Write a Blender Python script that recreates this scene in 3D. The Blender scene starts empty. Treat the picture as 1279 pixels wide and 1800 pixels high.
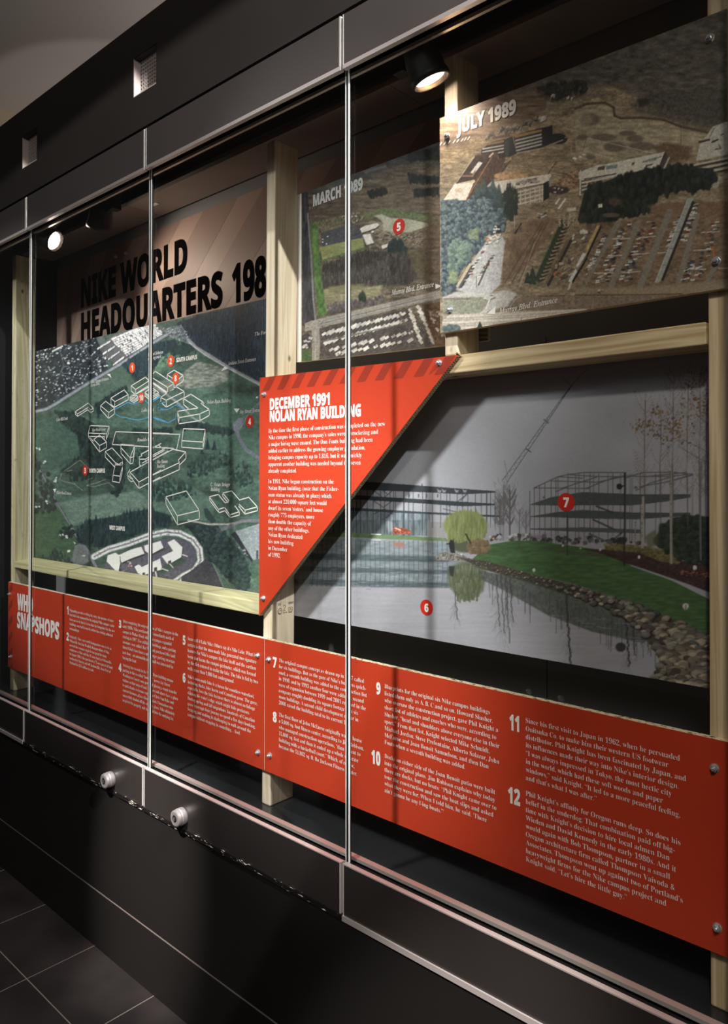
import bpy, bmesh, math, random
import numpy as np
from mathutils import Vector, Matrix

random.seed(7)
SC = bpy.context.scene
COL = SC.collection

# ------------------------------------------------------------------ camera
IMG_W, IMG_H = 1279.0, 1800.0
FPX = 1320.51                      # focal length in pixels of the 1279x1800 frame
YAW, PITCH, ROLL = math.radians(47.6177), math.radians(0.6006), math.radians(-0.0333)
SHIFT = 75.24
CAM = np.array([0.0, -1.24773, 1.55])
_d = np.array([-math.cos(YAW), math.sin(YAW), 0.0]); _up = np.array([0, 0, 1.0]); _r = np.cross(_d, _up)
VD = _d * math.cos(PITCH) + _up * math.sin(PITCH)
_u2 = _up * math.cos(PITCH) - _d * math.sin(PITCH)
VR = _r * math.cos(ROLL) + _u2 * math.sin(ROLL)
VU = _u2 * math.cos(ROLL) - _r * math.sin(ROLL)
cam_data = bpy.data.cameras.new('camera')
cam_data.sensor_width = 36.0
cam_data.sensor_fit = 'AUTO'
cam_data.lens = FPX * 36.0 / IMG_H
cam_data.shift_y = -SHIFT / IMG_H
cam_data.clip_start = 0.05
cam = bpy.data.objects.new('camera', cam_data)
COL.objects.link(cam)
cam.matrix_world = Matrix(((VR[0], VU[0], -VD[0], CAM[0]), (VR[1], VU[1], -VD[1], CAM[1]),
                           (VR[2], VU[2], -VD[2], CAM[2]), (0, 0, 0, 1)))
SC.camera = cam
_CY = 900 - SHIFT

def at(u, v, Y):
    """photo pixel -> (X, Z) on the plane y = Y of the display case"""
    q = VD + VR * (u - 639.5) / FPX - VU * (v - _CY) / FPX
    t = (Y - CAM[1]) / q[1]
    return CAM[0] + t * q[0], CAM[2] + t * q[2]

def project(X, Y, Z):
    qx, qy, qz = X - CAM[0], Y - CAM[1], Z - CAM[2]
    dep = qx * VD[0] + qy * VD[1] + qz * VD[2]
    return (639.5 + FPX * (qx * VR[0] + qy * VR[1] + qz * VR[2]) / dep,
            _CY - FPX * (qx * VU[0] + qy * VU[1] + qz * VU[2]) / dep)

# ------------------------------------------------------------------ world, lights, exposure
SC.view_settings.view_transform = 'Standard'
SC.view_settings.look = 'None'
SC.view_settings.gamma = 1.0
SC.view_settings.use_curve_mapping = False
SC.view_settings.exposure = 0.0
world = bpy.data.worlds.new('world'); SC.world = world; world.use_nodes = True
world.node_tree.nodes['Background'].inputs[0].default_value = (1.0, 0.93, 0.88, 1)
world.node_tree.nodes['Background'].inputs[1].default_value = 0.02

def look_rot(direction, up=(0, 0, 1)):
    z = -Vector(direction).normalized()
    x = Vector(up).cross(z).normalized()
    y = z.cross(x)
    return Matrix((x, y, z)).transposed().to_euler()

def spot(name, loc, target, energy, color, angle, blend, radius=0.02, square=False):
    l = bpy.data.lights.new(name, 'SPOT'); l.energy = energy; l.color = color
    l.spot_size = math.radians(angle); l.spot_blend = blend; l.shadow_soft_size = radius; l.use_square = square
    o = bpy.data.objects.new(name, l); COL.objects.link(o)
    o.location = loc; o.rotation_euler = look_rot(Vector(target) - Vector(loc))
    return o

def area(name, loc, target, energy, color, sx, sy):
    l = bpy.data.lights.new(name, 'AREA'); l.energy = energy; l.color = color
    l.shape = 'RECTANGLE'; l.size = sx; l.size_y = sy
    o = bpy.data.objects.new(name, l); COL.objects.link(o)
    o.location = loc; o.rotation_euler = look_rot(Vector(target) - Vector(loc), (0, 1, 0.01))
    return o

KEYC = (1.0, 0.97, 0.94); NEUTRAL = (1.0, 0.95, 0.9); WARM = (1.0, 0.82, 0.66)
# track spotlight on the room ceiling, right of the visitor, raking left through the glass
KEY_POS = (1.10, -0.80, 3.62)
def framed_spot(name, loc, p_top, p_bottom, pitch, half_v, half_h, energy, color, blend=.03, radius=.02):
    """framing spotlight: its right-hand shutter edge runs through the two points, the beam opens to the left;
    pitch = degrees below the horizon of the middle of that edge"""
    L = Vector(loc); a = Vector(p_top) - L; b = Vector(p_bottom) - L
    N = a.cross(b).normalized()
    if N.x < 0: N = -N
    hz = Vector((-N.y, N.x, 0)).normalized()
    if hz.dot(a) < 0: hz = -hz
    dn = N.cross(hz).normalized()
    if dn.z > 0: dn = -dn
    pr = math.radians(pitch)
    e = (hz * math.cos(pr) + dn * math.sin(pr)).normalized(); y = N.cross(e).normalized()
    if y.z < 0: y = -y
    h = math.radians(half_h); ax = e * math.cos(h) - N * math.sin(h)
    l = bpy.data.lights.new(name, 'SPOT'); l.energy = energy; l.color = color; l.use_square = True
    l.spot_size = 2 * math.radians(half_v); l.spot_blend = blend; l.shadow_soft_size = radius
    o = bpy.data.objects.new(name, l); COL.objects.link(o); o.location = loc
    z = -ax; x = y.cross(z)
    o.rotation_euler = Matrix((x, y, z)).transposed().to_euler()
    o.scale = (math.tan(h) / math.tan(math.radians(half_v)), 1, 1)
    return o
EDGE = ((-.869, .153, 2.04), (-.8965, .153, .856))
framed_spot('track_spot_key', KEY_POS, *EDGE, 35.6, 24, 24, 800, KEYC)
framed_spot('track_spot_front', (-1.7, -2.3, 3.3), *EDGE, 29.5, 9.6, 9.6, 300, KEYC, .06, .17)
framed_spot('left_fill', (-2.9, -2.3, 3.3), (-1.705, .16, 2.0), (-1.705, .16, .8), 37, 13.5, 21, 420, KEYC, .1, .13)  # unseen spot added to brighten the map and the left red board
framed_spot('low_fill', (-1.75, -2.3, 3.3), *EDGE, 41, 9.2, 9.2, 640, KEYC, .06, .15)  # extra unseen spot added to brighten the lower middle boards
spot('right_fill', (0.4, -2.0, 3.4), (-.62, .15, 1.05), 162, (1.0, .88, .77), 50, 1.0, .08)  # unseen soft spot added to lift the dim right-hand boards
area('ambient_fill', (0.6, -2.6, 3.35), (-1.2, 0, 1.0), 16, NEUTRAL, 1.6, 0.6)  # unseen area light added as ambient fill
spot('ceiling_fill', (-2.9, 1.5, 2.9), (-3.1, 1.2, 4.0), 26, NEUTRAL, 170, .3, .05)  # unseen light added to brighten the ceiling
spot('track_spot_base', (-1.6, -1.8, 3.3), (-2.04, 0.0, 0.38), 1700, NEUTRAL, 12, 1.0, 0.02)
spot('track_spot_base_right', (0.9, -1.5, 3.3), (-1.0, 0.0, 0.16), 1300, NEUTRAL, 11, 0.9, 0.02)
spot('track_spot_floor', (0.3, -1.6, 3.3), (-0.8, -0.1, 0.2), 120, NEUTRAL, 24, 1.0, 0.05)

# ------------------------------------------------------------------ helpers
def lin(c):
    out = []
    for v in c[:3]:
        v = v / 255.0
        out.append(v / 12.92 if v <= 0.04045 else ((v + 0.055) / 1.055) ** 2.4)
    return tuple(out) + (1.0,)

def new_mat(name):
    m = bpy.data.materials.new(name); m.use_nodes = True
    return m, m.node_tree, m.node_tree.nodes['Principled BSDF']

def plain(name, rgb, rough=0.5, metal=0.0, spec=0.5, bump=0.0, bscale=200.0, var=0.0, vscale=6.0, coat=0.0):
    m, nt, b = new_mat(name)
    b.inputs['Base Color'].default_value = lin(rgb)
    b.inputs['Roughness'].default_value = rough
    b.inputs['Metallic'].default_value = metal
    b.inputs['Specular IOR Level'].default_value = spec
    b.inputs['Coat Weight'].default_value = coat
    tc = nt.nodes.new('ShaderNodeTexCoord')
    if var:
        n = nt.nodes.new('ShaderNodeTexNoise'); n.inputs['Scale'].default_value = vscale; n.inputs['Detail'].default_value = 6
        r = nt.nodes.new('ShaderNodeMapRange'); r.inputs['To Min'].default_value = 1 - var; r.inputs['To Max'].default_value = 1 + var
        mx = nt.nodes.new('ShaderNodeVectorMath'); mx.operation = 'SCALE'; mx.inputs[0].default_value = lin(rgb)[:3]
        nt.links.new(tc.outputs['Object'], n.inputs['Vector']); nt.links.new(n.outputs['Fac'], r.inputs['Value'])
        nt.links.new(r.outputs['Result'], mx.inputs['Scale']); nt.links.new(mx.outputs['Vector'], b.inputs['Base Color'])
    if bump:
        n = nt.nodes.new('ShaderNodeTexNoise'); n.inputs['Scale'].default_value = bscale; n.inputs['Detail'].default_value = 4
        bp = nt.nodes.new('ShaderNodeBump'); bp.inputs['Strength'].default_value = bump; bp.inputs['Distance'].default_value = 0.002
        nt.links.new(tc.outputs['Object'], n.inputs['Vector']); nt.links.new(n.outputs['Fac'], bp.inputs['Height'])
        nt.links.new(bp.outputs['Normal'], b.inputs['Normal'])
    return m

def emit(name, rgb, s):
    m, nt, b = new_mat(name)
    b.inputs['Base Color'].default_value = (0, 0, 0, 1)
    b.inputs['Emission Color'].default_value = lin(rgb); b.inputs['Emission Strength'].default_value = s
    return m

def wood(name, axis, light, dark, seed=0.0, knots=True, dirt=False):
    m, nt, b = new_mat(name)
    tc = nt.nodes.new('ShaderNodeTexCoord'); mp = nt.nodes.new('ShaderNodeMapping')
    sc = [14.0, 14.0, 14.0]; sc[axis] = 0.55
    mp.inputs['Scale'].default_value = sc; mp.inputs['Location'].default_value = (seed, seed * .7, seed * 1.3)
    nt.links.new(tc.outputs['Object'], mp.inputs['Vector'])
    n1 = nt.nodes.new('ShaderNodeTexNoise'); n1.inputs['Scale'].default_value = 1.0; n1.inputs['Detail'].default_value = 3; n1.inputs['Distortion'].default_value = 0.6
    nt.links.new(mp.outputs[0], n1.inputs['Vector'])
    mul = nt.nodes.new('ShaderNodeMath'); mul.operation = 'MULTIPLY'; mul.inputs[1].default_value = 22.0
    nt.links.new(n1.outputs['Fac'], mul.inputs[0])
    fr = nt.nodes.new('ShaderNodeMath'); fr.operation = 'PINGPONG'; fr.inputs[1].default_value = 1.0
    nt.links.new(mul.outputs[0], fr.inputs[0])
    mp2 = nt.nodes.new('ShaderNodeMapping'); s2 = [320.0] * 3; s2[axis] = 6.0
    mp2.inputs['Scale'].default_value = s2
    nt.links.new(tc.outputs['Object'], mp2.inputs['Vector'])
    n2 = nt.nodes.new('ShaderNodeTexNoise'); n2.inputs['Scale'].default_value = 1.0; n2.inputs['Detail'].default_value = 2
    nt.links.new(mp2.outputs[0], n2.inputs['Vector'])
    mixf = nt.nodes.new('ShaderNodeMix'); mixf.data_type = 'FLOAT'; mixf.inputs[0].default_value = 0.45
    nt.links.new(fr.outputs[0], mixf.inputs[2]); nt.links.new(n2.outputs['Fac'], mixf.inputs[3])
    cr = nt.nodes.new('ShaderNodeValToRGB')
    cr.color_ramp.elements[0].position = 0.1; cr.color_ramp.elements[0].color = lin(dark)
    cr.color_ramp.elements[1].position = 0.75; cr.color_ramp.elements[1].color = lin(light)
    nt.links.new(mixf.outputs[0], cr.inputs[0])
    last = cr.outputs[0]
    if knots:                                            # dark dirt specks and small knots
        v = nt.nodes.new('ShaderNodeTexVoronoi'); v.inputs['Scale'].default_value = 9.0
        mp3 = nt.nodes.new('ShaderNodeMapping'); s3 = [1.0] * 3; s3[axis] = 0.6; mp3.inputs['Scale'].default_value = s3
        mp3.inputs['Location'].default_value = (seed * 2.1, seed, seed * .4)
        nt.links.new(tc.outputs['Object'], mp3.inputs['Vector']); nt.links.new(mp3.outputs[0], v.inputs['Vector'])
        lt = nt.nodes.new('ShaderNodeMapRange'); lt.inputs['From Min'].default_value = 0.03; lt.inputs['From Max'].default_value = 0.075
        nt.links.new(v.outputs['Distance'], lt.inputs['Value'])
        mx = nt.nodes.new('ShaderNodeMix'); mx.data_type = 'RGBA'
        mx.inputs[6].default_value = lin([c * .55 for c in dark])
        nt.links.new(lt.outputs[0], mx.inputs[0]); nt.links.new(last, mx.inputs[7]); last = mx.outputs[2]
    if dirt:                                             # clusters of dark mould specks
        mp4 = nt.nodes.new('ShaderNodeMapping'); s4 = [60.0] * 3; s4[axis] = 30.0; mp4.inputs['Scale'].default_value = s4
        n4 = nt.nodes.new('ShaderNodeTexNoise'); n4.inputs['Scale'].default_value = 1.0; n4.inputs['Detail'].default_value = 6; n4.inputs['Roughness'].default_value = .75
        r4 = nt.nodes.new('ShaderNodeMapRange'); r4.inputs['From Min'].default_value = .61; r4.inputs['From Max'].default_value = .70; r4.inputs['To Max'].default_value = .75
        mx4 = nt.nodes.new('ShaderNodeMix'); mx4.data_type = 'RGBA'; mx4.inputs[7].default_value = lin((66, 60, 46))
        nt.links.new(tc.outputs['Object'], mp4.inputs[0]); nt.links.new(mp4.outputs[0], n4.inputs[0]); nt.links.new(n4.outputs['Fac'], r4.inputs['Value'])
        nt.links.new(r4.outputs[0], mx4.inputs[0]); nt.links.new(last, mx4.inputs[6]); last = mx4.outputs[2]
    nt.links.new(last, b.inputs['Base Color'])
    b.inputs['Roughness'].default_value = 0.6; b.inputs['Specular IOR Level'].default_value = 0.25
    return m

class MB:
    """collects geometry for one mesh object"""
    def __init__(self): self.v = []; self.f = []; self.smooth = False
    def box(self, x0, x1, y0, y1, z0, z1):
        b = len(self.v)
        self.v += [(x0, y0, z0), (x1, y0, z0), (x1, y1, z0), (x0, y1, z0), (x0, y0, z1), (x1, y0, z1), (x1, y1, z1), (x0, y1, z1)]
        self.f += [tuple(b + i for i in q) for q in ((3, 2, 1, 0), (4, 5, 6, 7), (0, 1, 5, 4), (1, 2, 6, 5), (2, 3, 7, 6), (3, 0, 4, 7))]
        return self
    def quad(self, *p):
        b = len(self.v); self.v += [tuple(q) for q in p]; self.f.append(tuple(range(b, b + len(p)))); return self
    def prism_y(self, pts, y0, y1):
        """pts: (x, z) outline counter-clockwise seen from the front (-y)"""
        b = len(self.v); n = len(pts)
        self.v += [(x, y0, z) for x, z in pts] + [(x, y1, z) for x, z in pts]
        self.f.append(tuple(b + i for i in range(n))); self.f.append(tuple(b + n + i for i in reversed(range(n))))
        for i in range(n):
            j = (i + 1) % n
            self.f.append((b + i, b + n + i, b + n + j, b + j))
        return self
    def lathe(self, prof, origin, axis, n=20, caps=(True, True)):
        """prof: (radius, height along axis)"""
        ax = Vector(axis).normalized()
        t = Vector((0, 0, 1)) if abs(ax.z) < 0.9 else Vector((1, 0, 0))
        e1 = ax.cross(t).normalized(); e2 = ax.cross(e1); o = Vector(origin)
        b = len(self.v)
        for r, h in prof:
            for k in range(n):
                a = 2 * math.pi * k / n
                self.v.append(tuple(o + ax * h + (e1 * math.cos(a) + e2 * math.sin(a)) * r))
        for i in range(len(prof) - 1):
            for k in range(n):
                k2 = (k + 1) % n
                self.f.append((b + i * n + k, b + i * n + k2, b + (i + 1) * n + k2, b + (i + 1) * n + k))
        if caps[1]: self.f.append(tuple(b + (len(prof) - 1) * n + k for k in range(n)))
        if caps[0]: self.f.append(tuple(b + k for k in reversed(range(n))))
        return self
    def tube(self, p0, p1, r, n=12):
        p0 = Vector(p0); p1 = Vector(p1)
        return self.lathe([(r, 0), (r, (p1 - p0).length)], p0, p1 - p0, n)
    def ribbon(self, pts, w, y):
        """flat stroked polyline in a plane y=const, pts (x, z)"""
        n = len(pts)
        for i in range(n - 1):
            (x0, z0), (x1, z1) = pts[i], pts[i + 1]
            dx, dz = x1 - x0, z1 - z0; L = math.hypot(dx, dz)
            if L < 1e-6: continue
            dx /= L; dz /= L; nx, nz = -dz * w / 2, dx * w / 2
            x0 -= dx * w / 2; z0 -= dz * w / 2; x1 += dx * w / 2; z1 += dz * w / 2
            self.quad((x0 - nx, y, z0 - nz), (x1 - nx, y, z1 - nz), (x1 + nx, y, z1 + nz), (x0 + nx, y, z0 + nz))
        return self
    def disc(self, x, z, rx, rz, y, n=28):
        return self.quad(*[(x + rx * math.cos(2 * math.pi * k / n), y, z + rz * math.sin(2 * math.pi * k / n)) for k in range(n)])
    def build(self, name, mat, parent=None, bevel=0.0, smooth=False):
        me = bpy.data.meshes.new(name)
        me.from_pydata(self.v, [], self.f)
        bm = bmesh.new(); bm.from_mesh(me)
        bmesh.ops.recalc_face_normals(bm, faces=[f for f in bm.faces]) if len(self.f) > 5 else None
        bm.to_mesh(me); bm.free()
        me.materials.append(mat)
        o = bpy.data.objects.new(name, me); COL.objects.link(o)
        if parent is not None:
            o.parent = parent
            o.matrix_parent_inverse = Matrix.Translation(parent.location).inverted()
        if smooth:
            for p in me.polygons: p.use_smooth = True
        if bevel:
            md = o.modifiers.new('bevel', 'BEVEL'); md.width = bevel; md.segments = 2; md.limit_method = 'ANGLE'
        return o

def tag(o, label, cat, group=None):
    o['label'] = label; o['category'] = cat
    if group: o['group'] = group
    return o

def thing(name, loc, label, cat, group=None):
    o = bpy.data.objects.new(name, None); COL.objects.link(o); o.location = loc; o.empty_display_size = 0.05
    return tag(o, label, cat, group)

def struct(o):
    o['kind'] = 'structure'; return o

# ------------------------------------------------------------------ lettering (text curves turned into flat meshes)
def _conv(s, style):
    if style == 'plain': return s
    up, lo, dg = {'serif': (0x1D400, 0x1D41A, 0x1D7CE), 'italic': (0x1D434, 0x1D44E, 0x1D7CE), 'heavy': (0x1D5D4, 0x1D5EE, 0x1D7EC)}[style]
    out = ''
    for ch in s:
        if 'A' <= ch <= 'Z': out += chr(up + ord(ch) - 65)
        elif 'a' <= ch <= 'z':
            out += '\u210e' if (style == 'italic' and ch == 'h') else chr(lo + ord(ch) - 97)
        elif ch.isdigit(): out += chr(dg + ord(ch) - 48)
        else: out += ch
    return out

_OFF = {'serif': -0.0118, 'italic': 0.006, 'heavy': 0.032, 'plain': 0.0}
def _embolden(v, f, e):
    """move every outline vertex outwards by e (mitred), so strokes gain or lose weight"""
    key = {}; idx = np.empty(len(v), int); pts = []
    for i, (x, y) in enumerate(v):
        k = (round(x, 6), round(y, 6))
        if k not in key: key[k] = len(pts); pts.append((x, y))
        idx[i] = key[k]
    F = []
    for q in f:
        w = [int(idx[i]) for i in q]; w = [a for j, a in enumerate(w) if a != w[j - 1]]
        if len(w) > 2: F.append(tuple(w))
    E = set()
    for w in F:
        for j in range(len(w)): E.add((w[j], w[(j + 1) % len(w)]))
    ns = {}
    for a, b in E:
        if (b, a) in E: continue
        dx, dy = pts[b][0] - pts[a][0], pts[b][1] - pts[a][1]; L = math.hypot(dx, dy)
        if L < 1e-7: continue
        n = (dy / L, -dx / L)
        ns.setdefault(a, []).append(n); ns.setdefault(b, []).append(n)
    P = np.array(pts)
    for i, l in ns.items():
        if len(l) != 2: mx, my = l[0]; sc = 1.0
        else:
            mx, my = l[0][0] + l[1][0], l[0][1] + l[1][1]; d = 1 + l[0][0] * l[1][0] + l[0][1] * l[1][1]
            sc = 1 / max(d, .45)
        P[i] += e * sc * np.array((mx, my))
    return P, F
def glyphs(s, style):
    cu = bpy.data.curves.new('t', 'FONT'); cu.body = _conv(s, style); cu.size = 1.0; 
    cu.resolution_u = 3
    o = bpy.data.objects.new('t', cu); COL.objects.link(o)
    bpy.context.view_layer.update()
    me = bpy.data.meshes.new_from_object(o)
    v = np.empty(len(me.vertices) * 3); me.vertices.foreach_get('co', v); v = v.reshape(-1, 3)[:, :2]
    f = [tuple(p.vertices) for p in me.polygons]
    bpy.data.objects.remove(o); bpy.data.curves.remove(cu); bpy.data.meshes.remove(me)
    if len(v) and _OFF[style]: v, f = _embolden(v, f, _OFF[style])
    return v, f
_CAP = {}
def cap(style):
    if style not in _CAP:
        v, f = glyphs('H', style); _CAP[style] = v[:, 1].max()
    return _CAP[style]

class Text:
    """all lines share one mesh; coordinates are (x, z) on the plane y"""
    def __init__(self, y): self.mb = MB(); self.y = y
    def line(self, s, style, x0, z0, h, width=None, sx=None, bold=0.0, shear=0.0, dz=0.0):
        """h = cap height in metres, width = full width in metres; dz = baseline drop over the width"""
        v, f = glyphs(s, style)
        if len(v) == 0: return 1.0
        v = v.copy(); v[:, 0] += shear * v[:, 1]
        k = h / cap(style); mn = v[:, 0].min(); w = v[:, 0].max() - mn
        kx = width / w if width else (sx or k)
        X = x0 + (v[:, 0] - mn) * kx; Z = z0 + v[:, 1] * k
        if dz: Z = Z + dz * (X - x0) / max(1e-6, w * kx)
        b = len(self.mb.v)
        self.mb.v += [(a, self.y, c) for a, c in zip(X, Z)]
        self.mb.f += [tuple(b + i for i in q) for q in f]
        return kx
    def build(self, name, mat, parent):
        me = bpy.data.meshes.new(name); me.from_pydata(self.mb.v, [], self.mb.f); me.materials.append(mat)
        o = bpy.data.objects.new(name, me); COL.objects.link(o)
        if parent is not None:
            o.parent = parent; o.matrix_parent_inverse = Matrix.Translation(parent.location).inverted()
        return o

def heading(parent, name, s, style, Y, left, right, h_px, mat, bold=0.0, eps=0.0008, shear=0.0):
    """left/right: photo pixels of the baseline ends"""
    x0, z0 = at(*left, Y); x1, z1 = at(*right, Y)
    _, zt = at(left[0], left[1] - h_px, Y)
    t = Text(Y - eps); t.line(s, style, x0 + bold, z0, zt - z0, width=x1 - x0 - 2 * bold, bold=bold, shear=shear, dz=z1 - z0)
    return t.build(name, mat, parent)

def paragraph(parent, lines, Y, first, last, ref, ref_u, mat, eps=0.0008, cap_ratio=0.50, style='serif'):
    x0, z0 = at(*first, Y); x1, z1 = at(*last, Y)
    n = len(lines); lead = (z0 - z1) / max(1, n - 1)
    xe, _ = at(ref_u, first[1] + ref * 8, Y)
    v, f = glyphs(lines[ref], style); w = v[:, 0].max() - v[:, 0].min()
    kx = (xe - x0) / w
    t = Text(Y - eps)
    for i, s in enumerate(lines):
        t.line(s, style, x0, z0 - lead * i, lead * cap_ratio, sx=kx)
    return t.build('paragraph', mat, parent)

# ------------------------------------------------------------------ painter for the printed photographs (colours become vertex colours of the print mesh)
class Canvas:
    def __init__(self, u0, v0, u1, v1, base, S=2, seed=1):
        self.u0, self.v0, self.S = u0, v0, S
        self.W, self.H = int((u1 - u0) * S), int((v1 - v0) * S)
        self.a = np.empty((self.H, self.W, 3), np.float32); self.a[:] = np.array(base) / 255.0
        self.rng = np.random.default_rng(seed)
        self.xf = None
    def crop(self, ox, oy, s): self.xf = (ox, oy, s); return self
    def P(self, p):
        u, v = p
        if self.xf: u, v = self.xf[0] + u / self.xf[2], self.xf[1] + v / self.xf[2]
        return (u - self.u0) * self.S, (v - self.v0) * self.S
    def sc(self, w): return w * self.S / (self.xf[2] if self.xf else 1.0)
    def _win(self, x0, y0, x1, y1):
        x0 = max(0, int(math.floor(x0))); y0 = max(0, int(math.floor(y0)))
        x1 = min(self.W, int(math.ceil(x1)) + 1); y1 = min(self.H, int(math.ceil(y1)) + 1)
        if x1 <= x0 or y1 <= y0: return None
        yy, xx = np.mgrid[y0:y1, x0:x1].astype(np.float32)
        return x0, y0, x1, y1, xx, yy
    def mask(self, pts):
        p = [self.P(q) for q in pts]
        w = self._win(min(q[0] for q in p), min(q[1] for q in p), max(q[0] for q in p), max(q[1] for q in p))
        if w is None: return None
        x0, y0, x1, y1, xx, yy = w
        m = np.zeros(xx.shape, bool)
        for i in range(len(p)):
            (ax, ay), (bx, by) = p[i], p[(i + 1) % len(p)]
            if ay == by: continue
            c = ((ay > yy) != (by > yy)) & (xx < (bx - ax) * (yy - ay) / (by - ay) + ax)
            m ^= c
        return (x0, y0, x1, y1), m
    def _mix(self, win, m, col, a):
        x0, y0, x1, y1 = win
        t = self.a[y0:y1, x0:x1]; k = (m.astype(np.float32) * a)[..., None]
        t[:] = t * (1 - k) + (np.array(col, np.float32) / 255.0) * k
    def poly(self, pts, col, a=1.0, soft=0, nz=0.0, ns=(3, 3)):
        r = self.mask(pts)
        if r is None: return self
        win, m = r
        m = m.astype(np.float32)
        if soft: m = blur(m, soft)
        if nz:
            x0, y0, x1, y1 = win
            k = fbm(x1 - x0, y1 - y0, ns[0] * self.S, ns[1] * self.S, self.rng)
            cc = (np.array(col, np.float32) / 255.0)[None, None] * (1 + nz * (k[..., None] - 0.5) * 2)
            t = self.a[y0:y1, x0:x1]; mm = (m * a)[..., None]; t[:] = t * (1 - mm) + cc * mm
        else: self._mix(win, m, col, a)
        return self
    def line(self, pts, w, col, a=1.0, dash=None):
        p = [self.P(q) for q in pts]; hw = max(0.35, self.sc(w) / 2)
        for (ax, ay), (bx, by) in zip(p[:-1], p[1:]):
            win = self._win(min(ax, bx) - hw - 1, min(ay, by) - hw - 1, max(ax, bx) + hw + 1, max(ay, by) + hw + 1)
            if win is None: continue
            x0, y0, x1, y1, xx, yy = win
            dx, dy = bx - ax, by - ay; L2 = dx * dx + dy * dy + 1e-9
            t = np.clip(((xx - ax) * dx + (yy - ay) * dy) / L2, 0, 1)
            d = np.hypot(xx - ax - t * dx, yy - ay - t * dy)
            m = np.clip(hw + 0.5 - d, 0, 1)
            if dash: m = m * (((t * math.sqrt(L2)) % (dash[0] * self.S)) < dash[1] * self.S)
            self._mix((x0, y0, x1, y1), m, col, a)
        return self
    def ell(self, c, rx, ry, col, a=1.0, soft=0.0, rot=0.0):
        x, y = self.P(c); rx = self.sc(rx); ry = self.sc(ry); R = max(rx, ry) * (1 + soft) + 1
        win = self._win(x - R, y - R, x + R, y + R)
        if win is None: return self
        x0, y0, x1, y1, xx, yy = win
        X, Y = xx - x, yy - y
        if rot: X, Y = X * math.cos(rot) + Y * math.sin(rot), -X * math.sin(rot) + Y * math.cos(rot)
        d = np.sqrt((X / max(rx, .3)) ** 2 + (Y / max(ry, .3)) ** 2)
        m = np.clip((1 + soft - d) / max(soft, 1.0 / max(1.0, min(rx, ry))), 0, 1)
        self._mix((x0, y0, x1, y1), m, col, a)
        return self
    def texture(self, pts, amp, nx, ny, tint=(1, 1, 1)):
        """multiply an area by fractal noise with cells of nx x ny photo pixels"""
        if pts is None: win, m = (0, 0, self.W, self.H), np.ones((self.H, self.W), bool)
        else:
            r = self.mask(pts)
            if r is None: return self
            win, m = r
        x0, y0, x1, y1 = win
        k = fbm(x1 - x0, y1 - y0, nx * self.S, ny * self.S, self.rng) - 0.5
        f = 1 + amp * 2 * k[..., None] * np.array(tint, np.float32) * m[..., None]
        self.a[y0:y1, x0:x1] *= f
        return self
    def scatter(self, pts, n):
        r = self.mask(pts)
        if r is None: return []
        (x0, y0, x1, y1), m = r
        ys, xs = np.nonzero(m)
        if len(xs) == 0: return []
        k = self.rng.integers(0, len(xs), n)
        q = [((x0 + xs[i]) / self.S + self.u0, (y0 + ys[i]) / self.S + self.v0) for i in k]
        q.sort(key=lambda p: p[1]); return q
    def trees(self, pts, n, w, h, dark, light, streak=False):
        q = self.scatter(pts, n); s = self.xf; self.xf = None; R = self.rng
        for u, v in q:
            k = R.uniform(.6, 1.25); ww, hh = w * k, h * k
            f = R.uniform(0, 1); c = [d + (l - d) * f * .8 for d, l in zip(dark, light)]
            if streak:
                self.poly([(u - ww / 2, v + hh * .3), (u, v - hh * .7), (u + ww / 2, v + hh * .3)], c, .8)
                self.line([(u + ww * .2, v - hh * .3), (u + ww * .35, v + hh * .3)], .8, dark, .6)
            else:
                self.ell((u + ww * .15, v + hh * .15), ww / 2, hh / 2, [d * .8 for d in dark], .7, .3)
                self.ell((u, v), ww / 2, hh / 2, c, .75, .35)
                self.ell((u - ww * .12, v - hh * .15), ww / 4, hh / 4, light, .35 * f, .6)
        self.xf = s; return self
    def houses(self, pts, n, w, h, cols, ang=0.0, jit=0.4, a=.9):
        q = self.scatter(pts, n); s = self.xf; self.xf = None; R = self.rng
        for u, v in q:
            t = ang + R.normal(0, jit); k = R.uniform(.6, 1.3); c, si = math.cos(t), math.sin(t)
            b = [(u + (x * c - y * si) * k, v + (x * si + y * c) * k) for x, y in ((-w / 2, -h / 2), (w / 2, -h / 2), (w / 2, h / 2), (-w / 2, h / 2))]
            self.poly([(x + .8, y + .8) for x, y in b], (30, 32, 38), .5)
            self.poly(b, cols[int(R.integers(0, len(cols)))], a)
        self.xf = s; return self
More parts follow.
